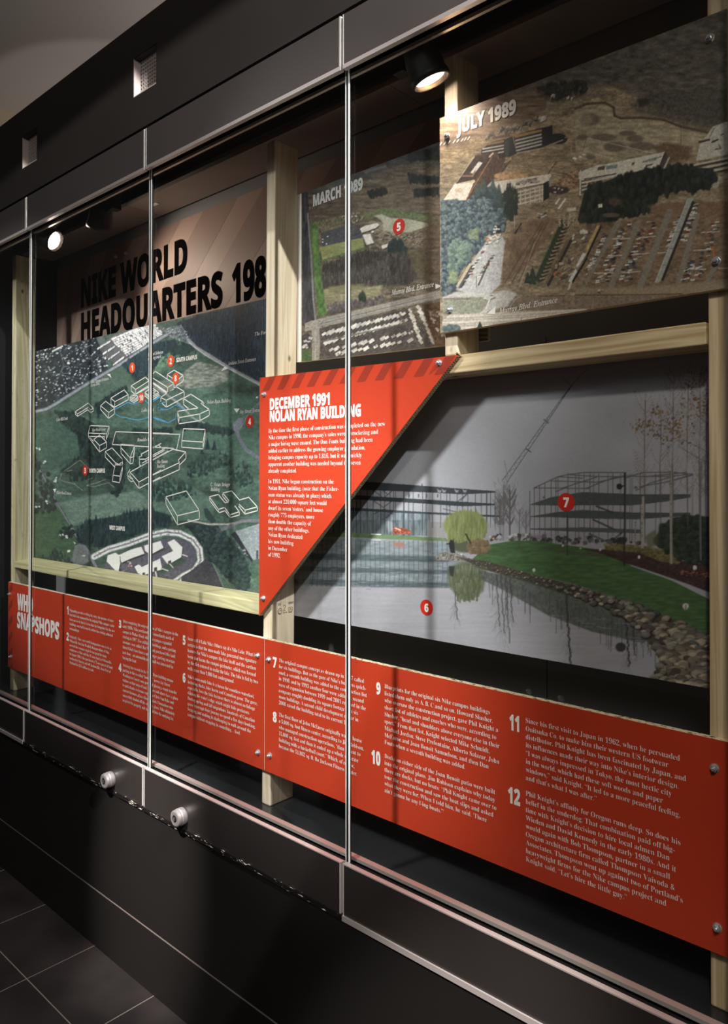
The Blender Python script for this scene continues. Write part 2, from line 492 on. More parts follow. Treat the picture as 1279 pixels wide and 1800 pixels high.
    def rows(self, p0, p1, q0, q1, nr, nc, w, h, col, jit=.8, skip=.08):
        """rows of small roofs filling the quadrilateral p0-p1 (first row) to q0-q1 (last row)"""
        s = self.xf; P = [(s[0] + x / s[2], s[1] + y / s[2]) if s else (x, y) for x, y in (p0, p1, q0, q1)]; self.xf = None; R = self.rng
        for i in range(nr):
            t = i / max(1, nr - 1)
            a = [P[0][k] + (P[2][k] - P[0][k]) * t for k in (0, 1)]; b = [P[1][k] + (P[3][k] - P[1][k]) * t for k in (0, 1)]
            th = math.atan2(b[1] - a[1], b[0] - a[0]) + 1.2
            for j in range(nc):
                if R.random() < skip: continue
                f = (j + R.uniform(-.2, .2)) / max(1, nc - 1)
                u, v = a[0] + (b[0] - a[0]) * f, a[1] + (b[1] - a[1]) * f
                c, si = math.cos(th), math.sin(th); k = R.uniform(.8, 1.25)
                bx = [(u + (x * c - y * si) * k, v + (x * si + y * c) * k) for x, y in ((-w / 2, -h / 2), (w / 2, -h / 2), (w / 2, h / 2), (-w / 2, h / 2))]
                self.poly([(x + .8, y + .9) for x, y in bx], (45, 42, 45), .7)
                g_ = R.uniform(.85, 1.08); cc = [min(255, q * g_) for q in col]
                self.poly(bx, cc, .95)
        self.xf = s; return self
    def grade(self, gain, sat, tint=(1, 1, 1), grain=.13):
        self.texture(None, grain, 2.2, 1.8)
        g = self.a.mean(2, keepdims=True); self.a = np.clip((g + (self.a - g) * sat) * gain * np.array(tint, np.float32), 0, 1); return self
    def sample(self, U, V):
        x = np.clip((U - self.u0) * self.S - .5, 0, self.W - 1.001); y = np.clip((V - self.v0) * self.S - .5, 0, self.H - 1.001)
        b = (self.a + np.roll(self.a, 1, 0) + np.roll(self.a, 1, 1) + np.roll(np.roll(self.a, 1, 0), 1, 1)) / 4
        xi, yi = x.astype(int), y.astype(int); fx, fy = (x - xi)[..., None], (y - yi)[..., None]
        return (b[yi, xi] * (1 - fx) * (1 - fy) + b[yi, xi + 1] * fx * (1 - fy) + b[yi + 1, xi] * (1 - fx) * fy + b[yi + 1, xi + 1] * fx * fy)

def blur(m, r):
    for ax in (0, 1):
        acc = np.zeros_like(m); n = 2 * r + 1
        pad = np.pad(m, [(r, r) if k == ax else (0, 0) for k in (0, 1)])
        for i in range(n):
            acc += pad[i:i + m.shape[0], :] if ax == 0 else pad[:, i:i + m.shape[1]]
        m = acc / n
    return m

def vnoise(w, h, cx, cy, rng):
    gw, gh = int(w / cx) + 3, int(h / cy) + 3
    g = rng.random((gh, gw)).astype(np.float32)
    x = np.arange(w) / cx; y = np.arange(h) / cy
    xi = x.astype(int); yi = y.astype(int); fx = x - xi; fy = y - yi
    fx = fx * fx * (3 - 2 * fx); fy = fy * fy * (3 - 2 * fy)
    a = g[yi][:, xi]; b = g[yi][:, xi + 1]; c = g[yi + 1][:, xi]; d = g[yi + 1][:, xi + 1]
    fx = fx[None]; fy = fy[:, None]
    return (a * (1 - fx) + b * fx) * (1 - fy) + (c * (1 - fx) + d * fx) * fy

def fbm(w, h, cx, cy, rng, o=4):
    out = np.zeros((h, w), np.float32); amp = .5; tot = 0
    for i in range(o):
        out += amp * vnoise(w, h, max(1.01, cx), max(1.01, cy), rng); tot += amp
        amp *= .55; cx /= 2; cy /= 2
    return np.clip((out / tot - .5) * 1.6 + .5, 0, 1)

PRINT, _nt, _b = new_mat('printed_photograph')
_at = _nt.nodes.new('ShaderNodeAttribute'); _at.attribute_name = 'print_colour'
_nt.links.new(_at.outputs['Color'], _b.inputs['Base Color'])
_b.inputs['Roughness'].default_value = 0.42; _b.inputs['Specular IOR Level'].default_value = 0.3

def print_mesh(name, parent, canvas, Y, corners, nx, nz):
    """corners: (x0, z_bottom_left), (x1, z_bottom_right), (x1, z_top_right), (x0, z_top_left)"""
    (x0, b0), (x1, b1), (_, t1), (_, t0) = corners
    s = np.linspace(0, 1, nx); t = np.linspace(0, 1, nz)
    X = x0 + (x1 - x0) * s
    bot = b0 + (b1 - b0) * s; top = t0 + (t1 - t0) * s
    Z = bot[None] + (top - bot)[None] * t[:, None]
    XX = np.broadcast_to(X[None], Z.shape)
    U, V = project(XX, Y, Z)
    c = np.clip(canvas.sample(U, V), 0, 1)
    linc = np.where(c <= .04045, c / 12.92, ((c + .055) / 1.055) ** 2.4)
    me = bpy.data.meshes.new(name)
    nv = nx * nz
    co = np.empty((nv, 3), np.float32); co[:, 0] = XX.ravel(); co[:, 1] = Y; co[:, 2] = Z.ravel()
    i = np.arange(nz - 1)[:, None] * nx + np.arange(nx - 1)[None]
    q = np.stack([i, i + 1, i + nx + 1, i + nx], -1).reshape(-1, 4)
    me.vertices.add(nv); me.vertices.foreach_set('co', co.ravel())
    me.loops.add(q.size); me.loops.foreach_set('vertex_index', q.ravel().astype(np.int32))
    me.polygons.add(len(q)); me.polygons.foreach_set('loop_start', (np.arange(len(q)) * 4).astype(np.int32))
    me.update(calc_edges=True); me.validate()
    ca = me.color_attributes.new('print_colour', 'FLOAT_COLOR', 'POINT')
    rgba = np.ones((nv, 4), np.float32); rgba[:, :3] = linc.reshape(-1, 3)
    ca.data.foreach_set('color', rgba.ravel())
    me.materials.append(PRINT)
    o = bpy.data.objects.new(name, me); COL.objects.link(o)
    if parent is not None:
        o.parent = parent; o.matrix_parent_inverse = Matrix.Translation(parent.location).inverted()
    return o

# ------------------------------------------------------------------ materials
BLACK_WALL = plain('black_painted_wall', (54, 50, 48), 0.42, spec=0.4, bump=0.04, bscale=60, var=0.18, vscale=4)
BLACK_LAM = plain('black_laminate', (74, 69, 68), 0.3, spec=0.5, bump=0.02, bscale=30, var=0.12, vscale=5)
BLACK_ACCESS = plain('black_access_laminate', (44, 40, 39), 0.3, spec=0.5, bump=0.02, bscale=30, var=0.15, vscale=5)
BLACK_BASE = plain('black_base_laminate', (26, 24, 23), 0.5, spec=0.3, var=0.25, vscale=3, bump=0.03, bscale=25)
CASE_DARK = plain('dark_case_lining', (40, 41, 44), 0.42, spec=0.4, var=0.08)
CASE_BACK = plain('dark_case_back', (128, 128, 130), 0.55, spec=0.3, var=0.08)
CASE_FLOOR = plain('dark_glossy_case_floor', (38, 39, 42), 0.2, spec=0.5, var=0.1)
SOFFIT = plain('brown_grey_soffit', (150, 137, 132), 0.5, spec=0.3, var=0.06)
STEEL = plain('brushed_steel', (232, 226, 222), 0.3, metal=0.5, bump=0.05, bscale=400)
STEEL_RAIL = plain('satin_steel_rail', (224, 214, 210), 0.3, metal=0.6, bump=0.06, bscale=500)
CHROME = plain('bright_bolt_metal', (216, 218, 224), 0.24, metal=0.7)
ALU = plain('satin_aluminium', (168, 162, 160), 0.4, metal=0.6)
SEAL = plain('black_seal', (14, 14, 15), 0.5)
GLASS_EDGE = plain('polished_glass_edge', (232, 234, 232), 0.25, spec=0.6)
LAMP_BLACK = plain('black_lamp_enamel', (24, 23, 23), 0.5, spec=0.4)
LENS = emit('lit_lamp_lens', (255, 238, 222), 14.0)
LENS_RING = plain('lamp_inner_ring', (206, 186, 172), 0.25, metal=0.8)
RED = plain('red_print', (196, 63, 37), 0.4, spec=0.35)
RED_DARK = plain('dark_red_stripe', (150, 50, 34), 0.42, spec=0.35)
RED_BADGE = plain('red_badge', (196, 44, 32), 0.45, spec=0.3)
ORANGE_BADGE = plain('orange_badge', (236, 88, 44), 0.45, spec=0.3)
WHITE_INK = plain('white_ink', (240, 236, 232), 0.5, spec=0.25)
GREY_INK = plain('pale_grey_ink', (205, 205, 205), 0.5, spec=0.25)
BLACK_INK = plain('black_ink', (10, 8, 8), 0.9, spec=0.0)
BLUE_INK = plain('blue_ink', (96, 170, 214), 0.5, spec=0.25)
TAUPE = plain('taupe_wall_graphic', (168, 142, 130), 0.5, spec=0.25)
TAUPE_D = plain('darker_taupe_band', (148, 123, 112), 0.5, spec=0.25)
BOARD = plain('kraft_honeycomb_board', (206, 186, 150), 0.75, spec=0.15, var=0.15, vscale=80)
BOARD_W = plain('white_board_edge', (226, 218, 202), 0.7, spec=0.15, var=0.1, vscale=60)
CORE_SHADE = plain('board_core_shade', (58, 50, 36), 0.9, spec=0.1)
CEIL = plain('grey_ceiling_paint', (190, 180, 174), 0.8, spec=0.1)
FAR = plain('beige_far_wall', (196, 180, 156), 0.8, spec=0.1)
PINE_V = wood('pale_pine_upright', 2, (240, 224, 200), (216, 194, 164), 0.3)
PINE_V2 = wood('weathered_pine_upright', 2, (222, 212, 180), (188, 174, 134), 4.3, True, True)
PINE_H = wood('green_treated_beam', 0, (210, 204, 164), (180, 172, 126), 7.7)
PINE_H2 = wood('rough_pine_beam', 0, (224, 204, 166), (176, 146, 104), 2.1)

def glass_mat():
    m, nt, b = new_mat('clear_glass')
    nt.nodes.remove(b)
    tr = nt.nodes.new('ShaderNodeBsdfTransparent'); tr.inputs[0].default_value = (0.95, 0.965, 0.96, 1)
    gl = nt.nodes.new('ShaderNodeBsdfGlossy'); gl.inputs['Roughness'].default_value = 0.0
    lw = nt.nodes.new('ShaderNodeLayerWeight'); lw.inputs[0].default_value = 0.5      # facing = 1 - cos
    pw = nt.nodes.new('ShaderNodeMath'); pw.operation = 'POWER'; pw.inputs[1].default_value = 5.0
    fr = nt.nodes.new('ShaderNodeMapRange'); fr.inputs['To Min'].default_value = 0.036; fr.inputs['To Max'].default_value = 1.0
    nt.links.new(lw.outputs['Facing'], pw.inputs[0]); nt.links.new(pw.outputs[0], fr.inputs['Value'])
    mx = nt.nodes.new('ShaderNodeMixShader')
    nt.links.new(fr.outputs[0], mx.inputs[0]); nt.links.new(tr.outputs[0], mx.inputs[1]); nt.links.new(gl.outputs[0], mx.inputs[2])
    nt.links.new(mx.outputs[0], nt.nodes['Material Output'].inputs[0])
    return m
GLASS = glass_mat()

def chipped():
    m, nt, b = new_mat('chipped_black_edge')
    tc = nt.nodes.new('ShaderNodeTexCoord'); mp = nt.nodes.new('ShaderNodeMapping'); mp.inputs['Scale'].default_value = (22, 60, 140)
    n = nt.nodes.new('ShaderNodeTexNoise'); n.inputs['Scale'].default_value = 1.4; n.inputs['Detail'].default_value = 5; n.inputs['Roughness'].default_value = .65
    r = nt.nodes.new('ShaderNodeMapRange'); r.inputs['From Min'].default_value = .605; r.inputs['From Max'].default_value = .625
    mx = nt.nodes.new('ShaderNodeMix'); mx.data_type = 'RGBA'; mx.inputs[6].default_value = lin((22, 20, 19)); mx.inputs[7].default_value = lin((225, 214, 204))
    nt.links.new(tc.outputs['Object'], mp.inputs[0]); nt.links.new(mp.outputs[0], n.inputs[0]); nt.links.new(n.outputs['Fac'], r.inputs['Value'])
    nt.links.new(r.outputs[0], mx.inputs[0]); nt.links.new(mx.outputs[2], b.inputs['Base Color']); b.inputs['Roughness'].default_value = .4
    return m
CHIPPED = chipped()

def slate_tiles():
    m, nt, b = new_mat('black_slate_tiles')
    P = 0.3571
    tc = nt.nodes.new('ShaderNodeTexCoord'); sep = nt.nodes.new('ShaderNodeSeparateXYZ')
    nt.links.new(tc.outputs['Object'], sep.inputs[0])
    def mth(op, a, bb=None):
        n = nt.nodes.new('ShaderNodeMath'); n.operation = op
        for i, q in enumerate((a, bb)):
            if q is None: continue
            if isinstance(q, (int, float)): n.inputs[i].default_value = q
            else: nt.links.new(q, n.inputs[i])
        return n.outputs[0]
    def joint(o, off):
        f = mth('FRACT', mth('DIVIDE', mth('ADD', o, off), P))
        return mth('LESS_THAN', mth('MINIMUM', f, mth('SUBTRACT', 1.0, f)), 0.0050)
    g = mth('MAXIMUM', joint(sep.outputs['X'], 2.7035 + 10 * P), joint(sep.outputs['Y'], 0.2235 + 20 * P))
    n = nt.nodes.new('ShaderNodeTexNoise'); n.inputs['Scale'].default_value = 5; n.inputs['Detail'].default_value = 8
    nt.links.new(tc.outputs['Object'], n.inputs['Vector'])
    cr = nt.nodes.new('ShaderNodeValToRGB'); cr.color_ramp.elements[0].color = lin((24, 21, 21)); cr.color_ramp.elements[1].color = lin((44, 39, 38))
    cr.color_ramp.elements[0].position = .3; cr.color_ramp.elements[1].position = .75
    nt.links.new(n.outputs['Fac'], cr.inputs[0])
    mx = nt.nodes.new('ShaderNodeMix'); mx.data_type = 'RGBA'; mx.inputs[7].default_value = lin((104, 93, 88))
    nt.links.new(g, mx.inputs[0]); nt.links.new(cr.outputs[0], mx.inputs[6]); nt.links.new(mx.outputs[2], b.inputs['Base Color'])
    bp = nt.nodes.new('ShaderNodeBump'); bp.inputs['Strength'].default_value = .12; bp.inputs['Distance'].default_value = .003
    nt.links.new(n.outputs['Fac'], bp.inputs['Height']); nt.links.new(bp.outputs[0], b.inputs['Normal'])
    b.inputs['Roughness'].default_value = .48; b.inputs['Specular IOR Level'].default_value = .3
    return m
TILES = slate_tiles()

# ------------------------------------------------------------------ setting
LX, RX = -3.575, 0.477              # inner ends of the display case
PITCH_X = 0.84248
JX = [-2.89291 + PITCH_X * (k - 1) for k in range(5)]      # panel joints: -3.735, -2.893, -2.050, -1.208, -0.366
JX.append(RX)
struct(MB().box(-5.4, 3.0, -4.2, 0.0, -0.05, 0.0).build('floor', TILES))
struct(MB().box(-5.4, 3.0, -4.2, 2.4, 4.0, 4.05).build('ceiling', CEIL))
struct(MB().box(-5.45, -5.13, -0.02, 2.4, 0, 4.0).build('wall_left', FAR))
fw = MB()
ZT, ZV0, ZV1, ZE = 2.6325, 2.7425, 2.8655, 2.9741
V1X, V2X = (-2.119, -1.987), (-2.928, -2.799)
fw.box(-5.13, 1.4, 0, 0.05, ZT, ZV0).box(-5.13, 1.4, 0, 0.05, ZV1, ZE).box(-5.13, V2X[0], 0, 0.05, ZV0, ZV1)
fw.box(V2X[1], V1X[0], 0, 0.05, ZV0, ZV1).box(V1X[1], 1.4, 0, 0.05, ZV0, ZV1)
fw.box(-5.13, 1.4, 0.05, 0.46, ZE - 0.02, ZE)
struct(fw.build('wall_front_upper', BLACK_WALL))
bw = MB().box(-5.13, 1.4, 0, 0.05, 0.1885, 0.5325)
bw.box(-5.13, JX[0] - .004, 0, .05, .5325, ZT).box(RX + .004, 1.4, 0, .05, .5325, ZT)
struct(bw.build('wall_front_lower', BLACK_BASE))
struct(MB().box(-5.13, 1.4, -0.001, 0.05, 0.0, 0.183).build('baseboard_front', BLACK_BASE))
struct(MB().box(-5.13, 1.4, 0.0005, 0.05, 0.183, 0.1885).build('trim_1', plain('pale_grout_line', (120, 108, 102), 0.6)))
struct(MB().box(LX - .02, RX + .02, 0.448, 0.47, 0.58, 2.98).build('wall_back', CASE_BACK))
struct(MB().box(-0.931, -0.929, 0.4475, 0.449, 0.6, 1.9).build('trim_2', SEAL))
struct(MB().box(LX - .02, LX, 0.05, 0.448, 0.58, 2.75).build('wall_case_left', CASE_DARK))
struct(MB().box(RX, RX + .02, 0.05, 0.448, 0.58, 2.75).build('wall_case_right', CASE_DARK))
struct(MB().box(LX, RX, 0.056, 0.448, 0.575, 0.605).build('floor_case', CASE_FLOOR))
struct(MB().box(LX, RX, 0.05, 0.056, 0.575, 0.661).build('wall_case_sill', CASE_DARK))
cs = MB().box(LX, -2.63, 0.275, 0.425, 2.60, 2.615).box(-2.627, -1.3, 0.275, 0.425, 2.60, 2.615).box(-1.297, RX, 0.275, 0.425, 2.60, 2.615)
struct(cs.build('ceiling_case', SOFFIT))
struct(MB().box(LX, RX, 0.05, 0.448, 2.75, 2.76).build('ceiling_case_slot', SEAL))
struct(MB().box(LX - .1, RX + .1, 0.0455, 0.05, 2.506, 2.75).build('wall_case_fascia_back', SEAL))
# small white sticker on the soffit
tag(MB().box(-2.552, -2.515, 0.33, 0.345, 2.5985, 2.6).build('sticker', WHITE_INK), 'small white rectangular sticker on the brown case soffit beside the left lamps', 'sticker')

# unseen spot added behind the parapet to brighten part of the ceiling
_l = bpy.data.lights.new('ceiling_edge_fill', 'SPOT'); _l.energy = 10; _l.color = NEUTRAL; _l.spot_size = math.radians(84); _l.spot_blend = .08
_l.use_square = True; _l.shadow_soft_size = .03
_o = bpy.data.objects.new('ceiling_edge_fill', _l); COL.objects.link(_o); _o.location = (-4.62, 1.5, 2.9)
_ex = Vector((.94, .337, 0)).normalized(); _ez = Vector((0, 0, -1)); _ey = _ez.cross(_ex)
_o.rotation_euler = Matrix((_ex, _ey, _ez)).transposed().to_euler()

# ------------------------------------------------------------------ fascia panels, access panels, rails, glass
POS = ['far left', 'second from the left', 'third from the left', 'fourth from the left', 'far right']
UP_LABEL = ['black fascia panel above the glass at the far left edge, outside the first joint',
            'black steel-edged fascia panel above the glass over the two left lamps',
            'black fascia panel above the glass between the brightest joint and the central joint',
            'black steel-edged fascia panel at the top centre, above the lit right-hand lamp',
            'black fascia panel above the glass beyond the right edge of the display']
LO_LABEL = ['black access panel under the glass at the far left, without any lock',
            'black access panel under the glass with the left round lock near its right end',
            'black access panel under the glass with the right round lock near its left end',
            'black access panel under the glass at lower right, with a long steel lower edge',
            'black access panel under the glass beyond the right edge of the display']
GL_LABEL = ['clear glass pane at the far left end, in front of the weathered left upright',
            'clear glass pane in front of the left half of the campus map board',
            'clear glass pane in front of the central pine upright',
            'clear glass pane in front of the lake photograph and July board',
            'clear glass pane beyond the right-hand upright']
for k in range(5):
    a, b = JX[k] + .0035, JX[k + 1] - .0035
    t = thing('fascia_panel', ((a + b) / 2, 0, 2.5056), UP_LABEL[k], 'panel', 'fascia panels above the glass')
    MB().box(a + .003, b - .003, 0, .016, 2.5065, 2.6236).build('face_board', BLACK_LAM, t)
    MB().box(a, a + .003, -.0006, .016, 2.5065, 2.6236).build('steel_edge', STEEL, t)
    MB().box(b - .005, b, -.0006, .016, 2.5065, 2.6236).build('steel_edge', STEEL, t)
    MB().box(a, b, -.001, .0115, 2.4968, 2.5065).build('bottom_strip', STEEL_RAIL, t)
    t = thing('access_panel', ((a + b) / 2, 0, .546), LO_LABEL[k], 'panel', 'access panels below the glass')
    MB().box(a + .003, b - .003, 0, .016, .546, .6605).build('face_board', BLACK_ACCESS, t)
    MB().box(a, a + .003, -.0006, .016, .546, .6605).build('steel_edge', STEEL, t)
    MB().box(b - .004, b, -.0006, .016, .546, .6605).build('steel_edge', STEEL, t)
    MB().box(a, b, -.0008, .0115, .6605, .6632).build('top_strip', STEEL_RAIL, t)
    MB().box(a, b, -.004, .016, .534, .546).build('lower_strip', CHIPPED if k in (1, 2) else STEEL_RAIL, t)
    g = thing('glass_pane', ((a + b) / 2, .023, .655), GL_LABEL[k], 'glass pane', 'glass panes of the display case')
    MB().box(a + .0053, b - .0025, .019, .027, .652, 2.516).build('pane', GLASS, g)
    MB().box(b - .0024, b, .0182, .0275, .652, 2.516).build('edge', GLASS_EDGE, g)
    MB().box(a, a + .0046, .0182, .0192, .652, 2.516).build('edge', GLASS_EDGE, g)
    if k < 4:
        MB().box(b, b + .007, .0186, .0275, .652, 2.516).build('edge_seal', SEAL, g)
for z0, z1, lab, nm in ((2.4952, 2.5035, 'thin steel rail holding the top edge of the glass, inside the case', 'glazing_rail'),
                        (.6565, .664, 'thin steel rail holding the bottom edge of the glass, inside the case', 'glazing_rail')):
    tag(MB().box(JX[0], RX, .0355 if z0 > 1 else .036, .0435 if z0 > 1 else .051, z0, z1).build(nm, STEEL_RAIL), lab, 'rail', 'glazing rails')
struct(MB().box(JX[0], RX, .0115, .0355, 2.516, 2.53).box(JX[0], RX, .0115, .036, .64, .652).build('trim_3', SEAL))

# ------------------------------------------------------------------ round locks on the access panels
def lock(x, z, label):
    t = thing('round_lock', (x, 0, z), label, 'lock', 'round locks under the glass')
    MB().lathe([(.0235, 0), (.0245, .004), (.0245, .014), (.0225, .0165), (.0225, .018), (.0235, .020), (.0225, .027), (.019, .029), (.0105, .029), (.0095, .026)], (x, 0, z), (0, -1, 0), 32).build('body', ALU, t, smooth=False)
    MB().lathe([(.0093, 0), (.0093, .0295), (.006, .0305)], (x, 0, z), (0, -1, 0), 20).build('cylinder', LAMP_BLACK, t)
    MB().box(x - .0012, x + .0012, -.0315, -.03, z - .005, z + .005).build('keyhole', ALU, t)
lock(-2.2512 + .012, .5786, 'round steel lock on the access panel left of the panel joint')
lock(-1.8525 + .012, .5805, 'round steel lock on the access panel right of the panel joint')

# ------------------------------------------------------------------ recessed air vents in the upper wall
def vent(x0, x1, label):
    t = thing('air_vent', ((x0 + x1) / 2, 0, ZV0), label, 'vent', 'square vents in the upper wall')
    f = MB(); d = .028; w = .003
    f.box(x0, x0 + w, .0005, d, ZV0, ZV1).box(x0 + w, x1 - w, .0005, d, ZV0, ZV0 + w)
    MB().box(x1 - w, x1, .0005, d, ZV0, ZV1).box(x0 + w, x1 - w, .0005, d, ZV1 - w, ZV1).build('shaded_liner', SEAL, t)  # black puts the shade of the top and right jambs into the colour
    f.build('liner', plain('vent_liner_paint', (226, 212, 206), .5), t)
    g = MB(); n = 10; cx = (x1 - x0 - 2 * w) / n; cz = (ZV1 - ZV0 - 2 * w) / n
    for i in range(n):
        for j in range(n):
            ox, oz = x0 + w + (i + .5) * cx, ZV0 + w + (j + .5) * cz
            ring = [(ox + .34 * cx * math.cos(a), oz + .34 * cz * math.sin(a)) for a in [math.pi / 4 * k for k in range(8)]]
            out = [(ox + cx / 2, oz), (ox + cx / 2, oz + cz / 2), (ox, oz + cz / 2), (ox - cx / 2, oz + cz / 2), (ox - cx / 2, oz), (ox - cx / 2, oz - cz / 2), (ox, oz - cz / 2), (ox + cx / 2, oz - cz / 2)]
            for k in range(8):
                m = (k + 1) % 8
                g.quad((ring[k][0], d - .006, ring[k][1]), (out[k][0], d - .006, out[k][1]), (out[m][0], d - .006, out[m][1]), (ring[m][0], d - .006, ring[m][1]))
                g.quad((ring[k][0], d - .006, ring[k][1]), (ring[m][0], d - .006, ring[m][1]), (ring[m][0], d - .003, ring[m][1]), (ring[k][0], d - .003, ring[k][1]))
    g.build('perforated_grille', plain('vent_grille_metal', (206, 194, 188), .45), t)
    MB().box(x0, x1, d, d + .004, ZV0, ZV1).build('back_plate', SEAL, t)
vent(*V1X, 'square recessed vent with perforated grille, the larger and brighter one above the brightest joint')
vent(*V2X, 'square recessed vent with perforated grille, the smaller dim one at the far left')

# ------------------------------------------------------------------ timber frame
YS, YB = .169, .258
def post(x0, x1, z0, z1, lean, mat, label, name='timber_post', rnd=.0035):
    mb = MB()
    mb.v = [(x0, YS, z0), (x1, YS, z0), (x1, YB, z0), (x0, YB, z0), (x0 + lean, YS, z1), (x1 + lean, YS, z1), (x1 + lean, YB, z1), (x0 + lean, YB, z1)]
    mb.f = [(3, 2, 1, 0), (4, 5, 6, 7), (0, 1, 5, 4), (1, 2, 6, 5), (2, 3, 7, 6), (3, 0, 4, 7)]
    o = mb.build(name, mat, bevel=rnd)
    return tag(o, label, 'post', 'timber uprights')
post(-3.428, -3.3915, .605, 2.540, .006, PINE_V2, 'weathered pine upright with dark marks at the far left of the case')
P2 = post(-1.6955, -1.6585, .605, 2.522, .0215, PINE_V, 'pale pine upright in the centre left, with a black grade stamp low on its side')
post(-1.0385, -1.0015, 1.831, 2.530, 0, PINE_V, 'short pine upright behind the left edge of the July board, standing on the upper beam')
post(-.4555, -.4175, .605, 2.53, .0035, wood('straight_grain_pine', 2, (224, 202, 168), (186, 158, 118), 9.2, False), 'straight-grained pine upright at the right edge of the photo')
b1 = MB(); b1.v = [(-3.3905, YS, 1.1505), (-1.6965, YS, 1.1465), (-1.6965, YB, 1.1485), (-3.3905, YB, 1.1535), (-3.3905, YS, 1.1765), (-1.6965, YS, 1.1865), (-1.6965, YB, 1.1905), (-3.3905, YB, 1.1885)]
b1.f = [(3, 2, 1, 0), (4, 5, 6, 7), (0, 1, 5, 4), (1, 2, 6, 5), (2, 3, 7, 6), (3, 0, 4, 7)]
tag(b1.build('timber_beam', PINE_H, bevel=.003), 'greenish pine beam under the campus map board, spanning the two left uprights', 'beam', 'timber crossbeams')
tag(MB().box(-1.645, -.4565, YS, YB, 1.789, 1.8305).build('timber_beam', PINE_H2, bevel=.003), 'rough pine beam above the lake photograph, under the July board', 'beam', 'timber crossbeams')

# grade stamp inked on the right face of the central upright
def stamp():
    g = MB(); X = -1.6578
    def ln(pts, w):
        for (y0, z0), (y1, z1) in zip(pts[:-1], pts[1:]):
            dy, dz = y1 - y0, z1 - z0; L = math.hypot(dy, dz) or 1; ny, nz = -dz / L * w / 2, dy / L * w / 2
            g.quad((X + (z0 - .605) * .0112, y0 - ny, z0 - nz), (X + (z1 - .605) * .0112, y1 - ny, z1 - nz), (X + (z1 - .605) * .0112, y1 + ny, z1 + nz), (X + (z0 - .605) * .0112, y0 + ny, z0 + nz))
    def word(s, y, z, h, w):
        F = {'2': [[(0, .8), (.2, 1), (.7, 1), (.9, .75), (.1, 0), (1, 0)]], 'S': [[(.9, .9), (.3, 1), (.1, .7), (.8, .4), (.7, .05), (.1, .05)]], '3': [[(.1, 1), (.8, .9), (.4, .55), (.9, .3), (.6, 0), (.1, .1)]],
             'K': [[(0, 0), (0, 1)], [(.9, 1), (0, .5), (.9, 0)]], 'D': [[(0, 0), (0, 1), (.6, .9), (.9, .5), (.6, .05), (0, 0)]], 'H': [[(0, 0), (0, 1)], [(.9, 0), (.9, 1)], [(0, .5), (.9, .5)]], 'T': [[(0, 1), (1, 1)], [(.5, 1), (.5, 0)]]}
        for ch in s:
            for st in F.get(ch, []): ln([(y + a * h * .6, z + b * h) for a, b in st], w)
            y += h * .85
    word('S3', .194, 1.178, .0065, .0013); word('2', .213, 1.160, .0165, .0014); word('KDHT', .234, 1.1775, .006, .0011)
    ln([(.2005 + .0085 * math.cos(a), 1.1605 + .0085 * math.sin(a)) for a in [k * .42 for k in range(16)]], .0013)
    ln([(.2005 + .006 * math.cos(a), 1.159 + .005 * math.sin(a)) for a in (.3, 1.6, 2.8, 4, 5)], .0012)
    for y in (.213, .219, .225): ln([(y, 1.1545), (y + .003, 1.1545)], .003)
    ln([(.233, 1.1565), (.249, 1.1565), (.249, 1.1675), (.233, 1.1675), (.233, 1.1565)], .0012); ln([(.236, 1.160), (.24, 1.164), (.246, 1.160)], .0015)
    ln([(.233, 1.153), (.248, 1.153)], .0018)
    g.build('grade_stamp', plain('stamp_ink', (60, 52, 46), .7), P2)
stamp()

# ------------------------------------------------------------------ boards, bolts, badges
YF = .153                            # face of the boards bolted on the front of the uprights
YP = .262                            # face of the boards fixed behind the uprights

def bolt(parent, u, v, Y, s=1.0, mat=None):
    x, z = at(u, v, Y)
    mb = MB()
    mb.lathe([(.0085 * s, 0), (.0085 * s, .0012)], (x, Y, z), (0, -1, 0), 20)          # washer
    mb.lathe([(.0066 * s, .0012), (.0068 * s, .0022), (.0068 * s, .0058), (.0062 * s, .0068)], (x, Y, z), (0, -1, 0), 6)   # hex nut
    mb.lathe([(.0036 * s, .006), (.0036 * s, .0105), (.0026 * s, .0115)], (x, Y, z), (0, -1, 0), 14)
    return mb.build('bolt', mat or CHROME, parent)

def badge(parent, u, v, ru, Y, s, mat, eps=.0008, style='heavy', ink=None):
    """round number badge; ru = vertical radius in photo pixels"""
    x, z = at(u, v, Y); _, z2 = at(u, v - ru, Y); r = z2 - z
    o = MB().disc(x, z, r, r, Y - eps, 32).build('number_badge', mat, parent)
    v_, f_ = glyphs(s, style); k = r * 1.02 / cap(style); w = (v_[:, 0].max() - v_[:, 0].min()) * k
    w2 = min(w * .86, r * 1.45)
    t = Text(Y - eps - .0004); t.line(s, style, x - w2 / 2, z - r * .51, r * 1.02, width=w2, bold=r * .05)
    n = t.build('numeral', ink or WHITE_INK, o)
    return o

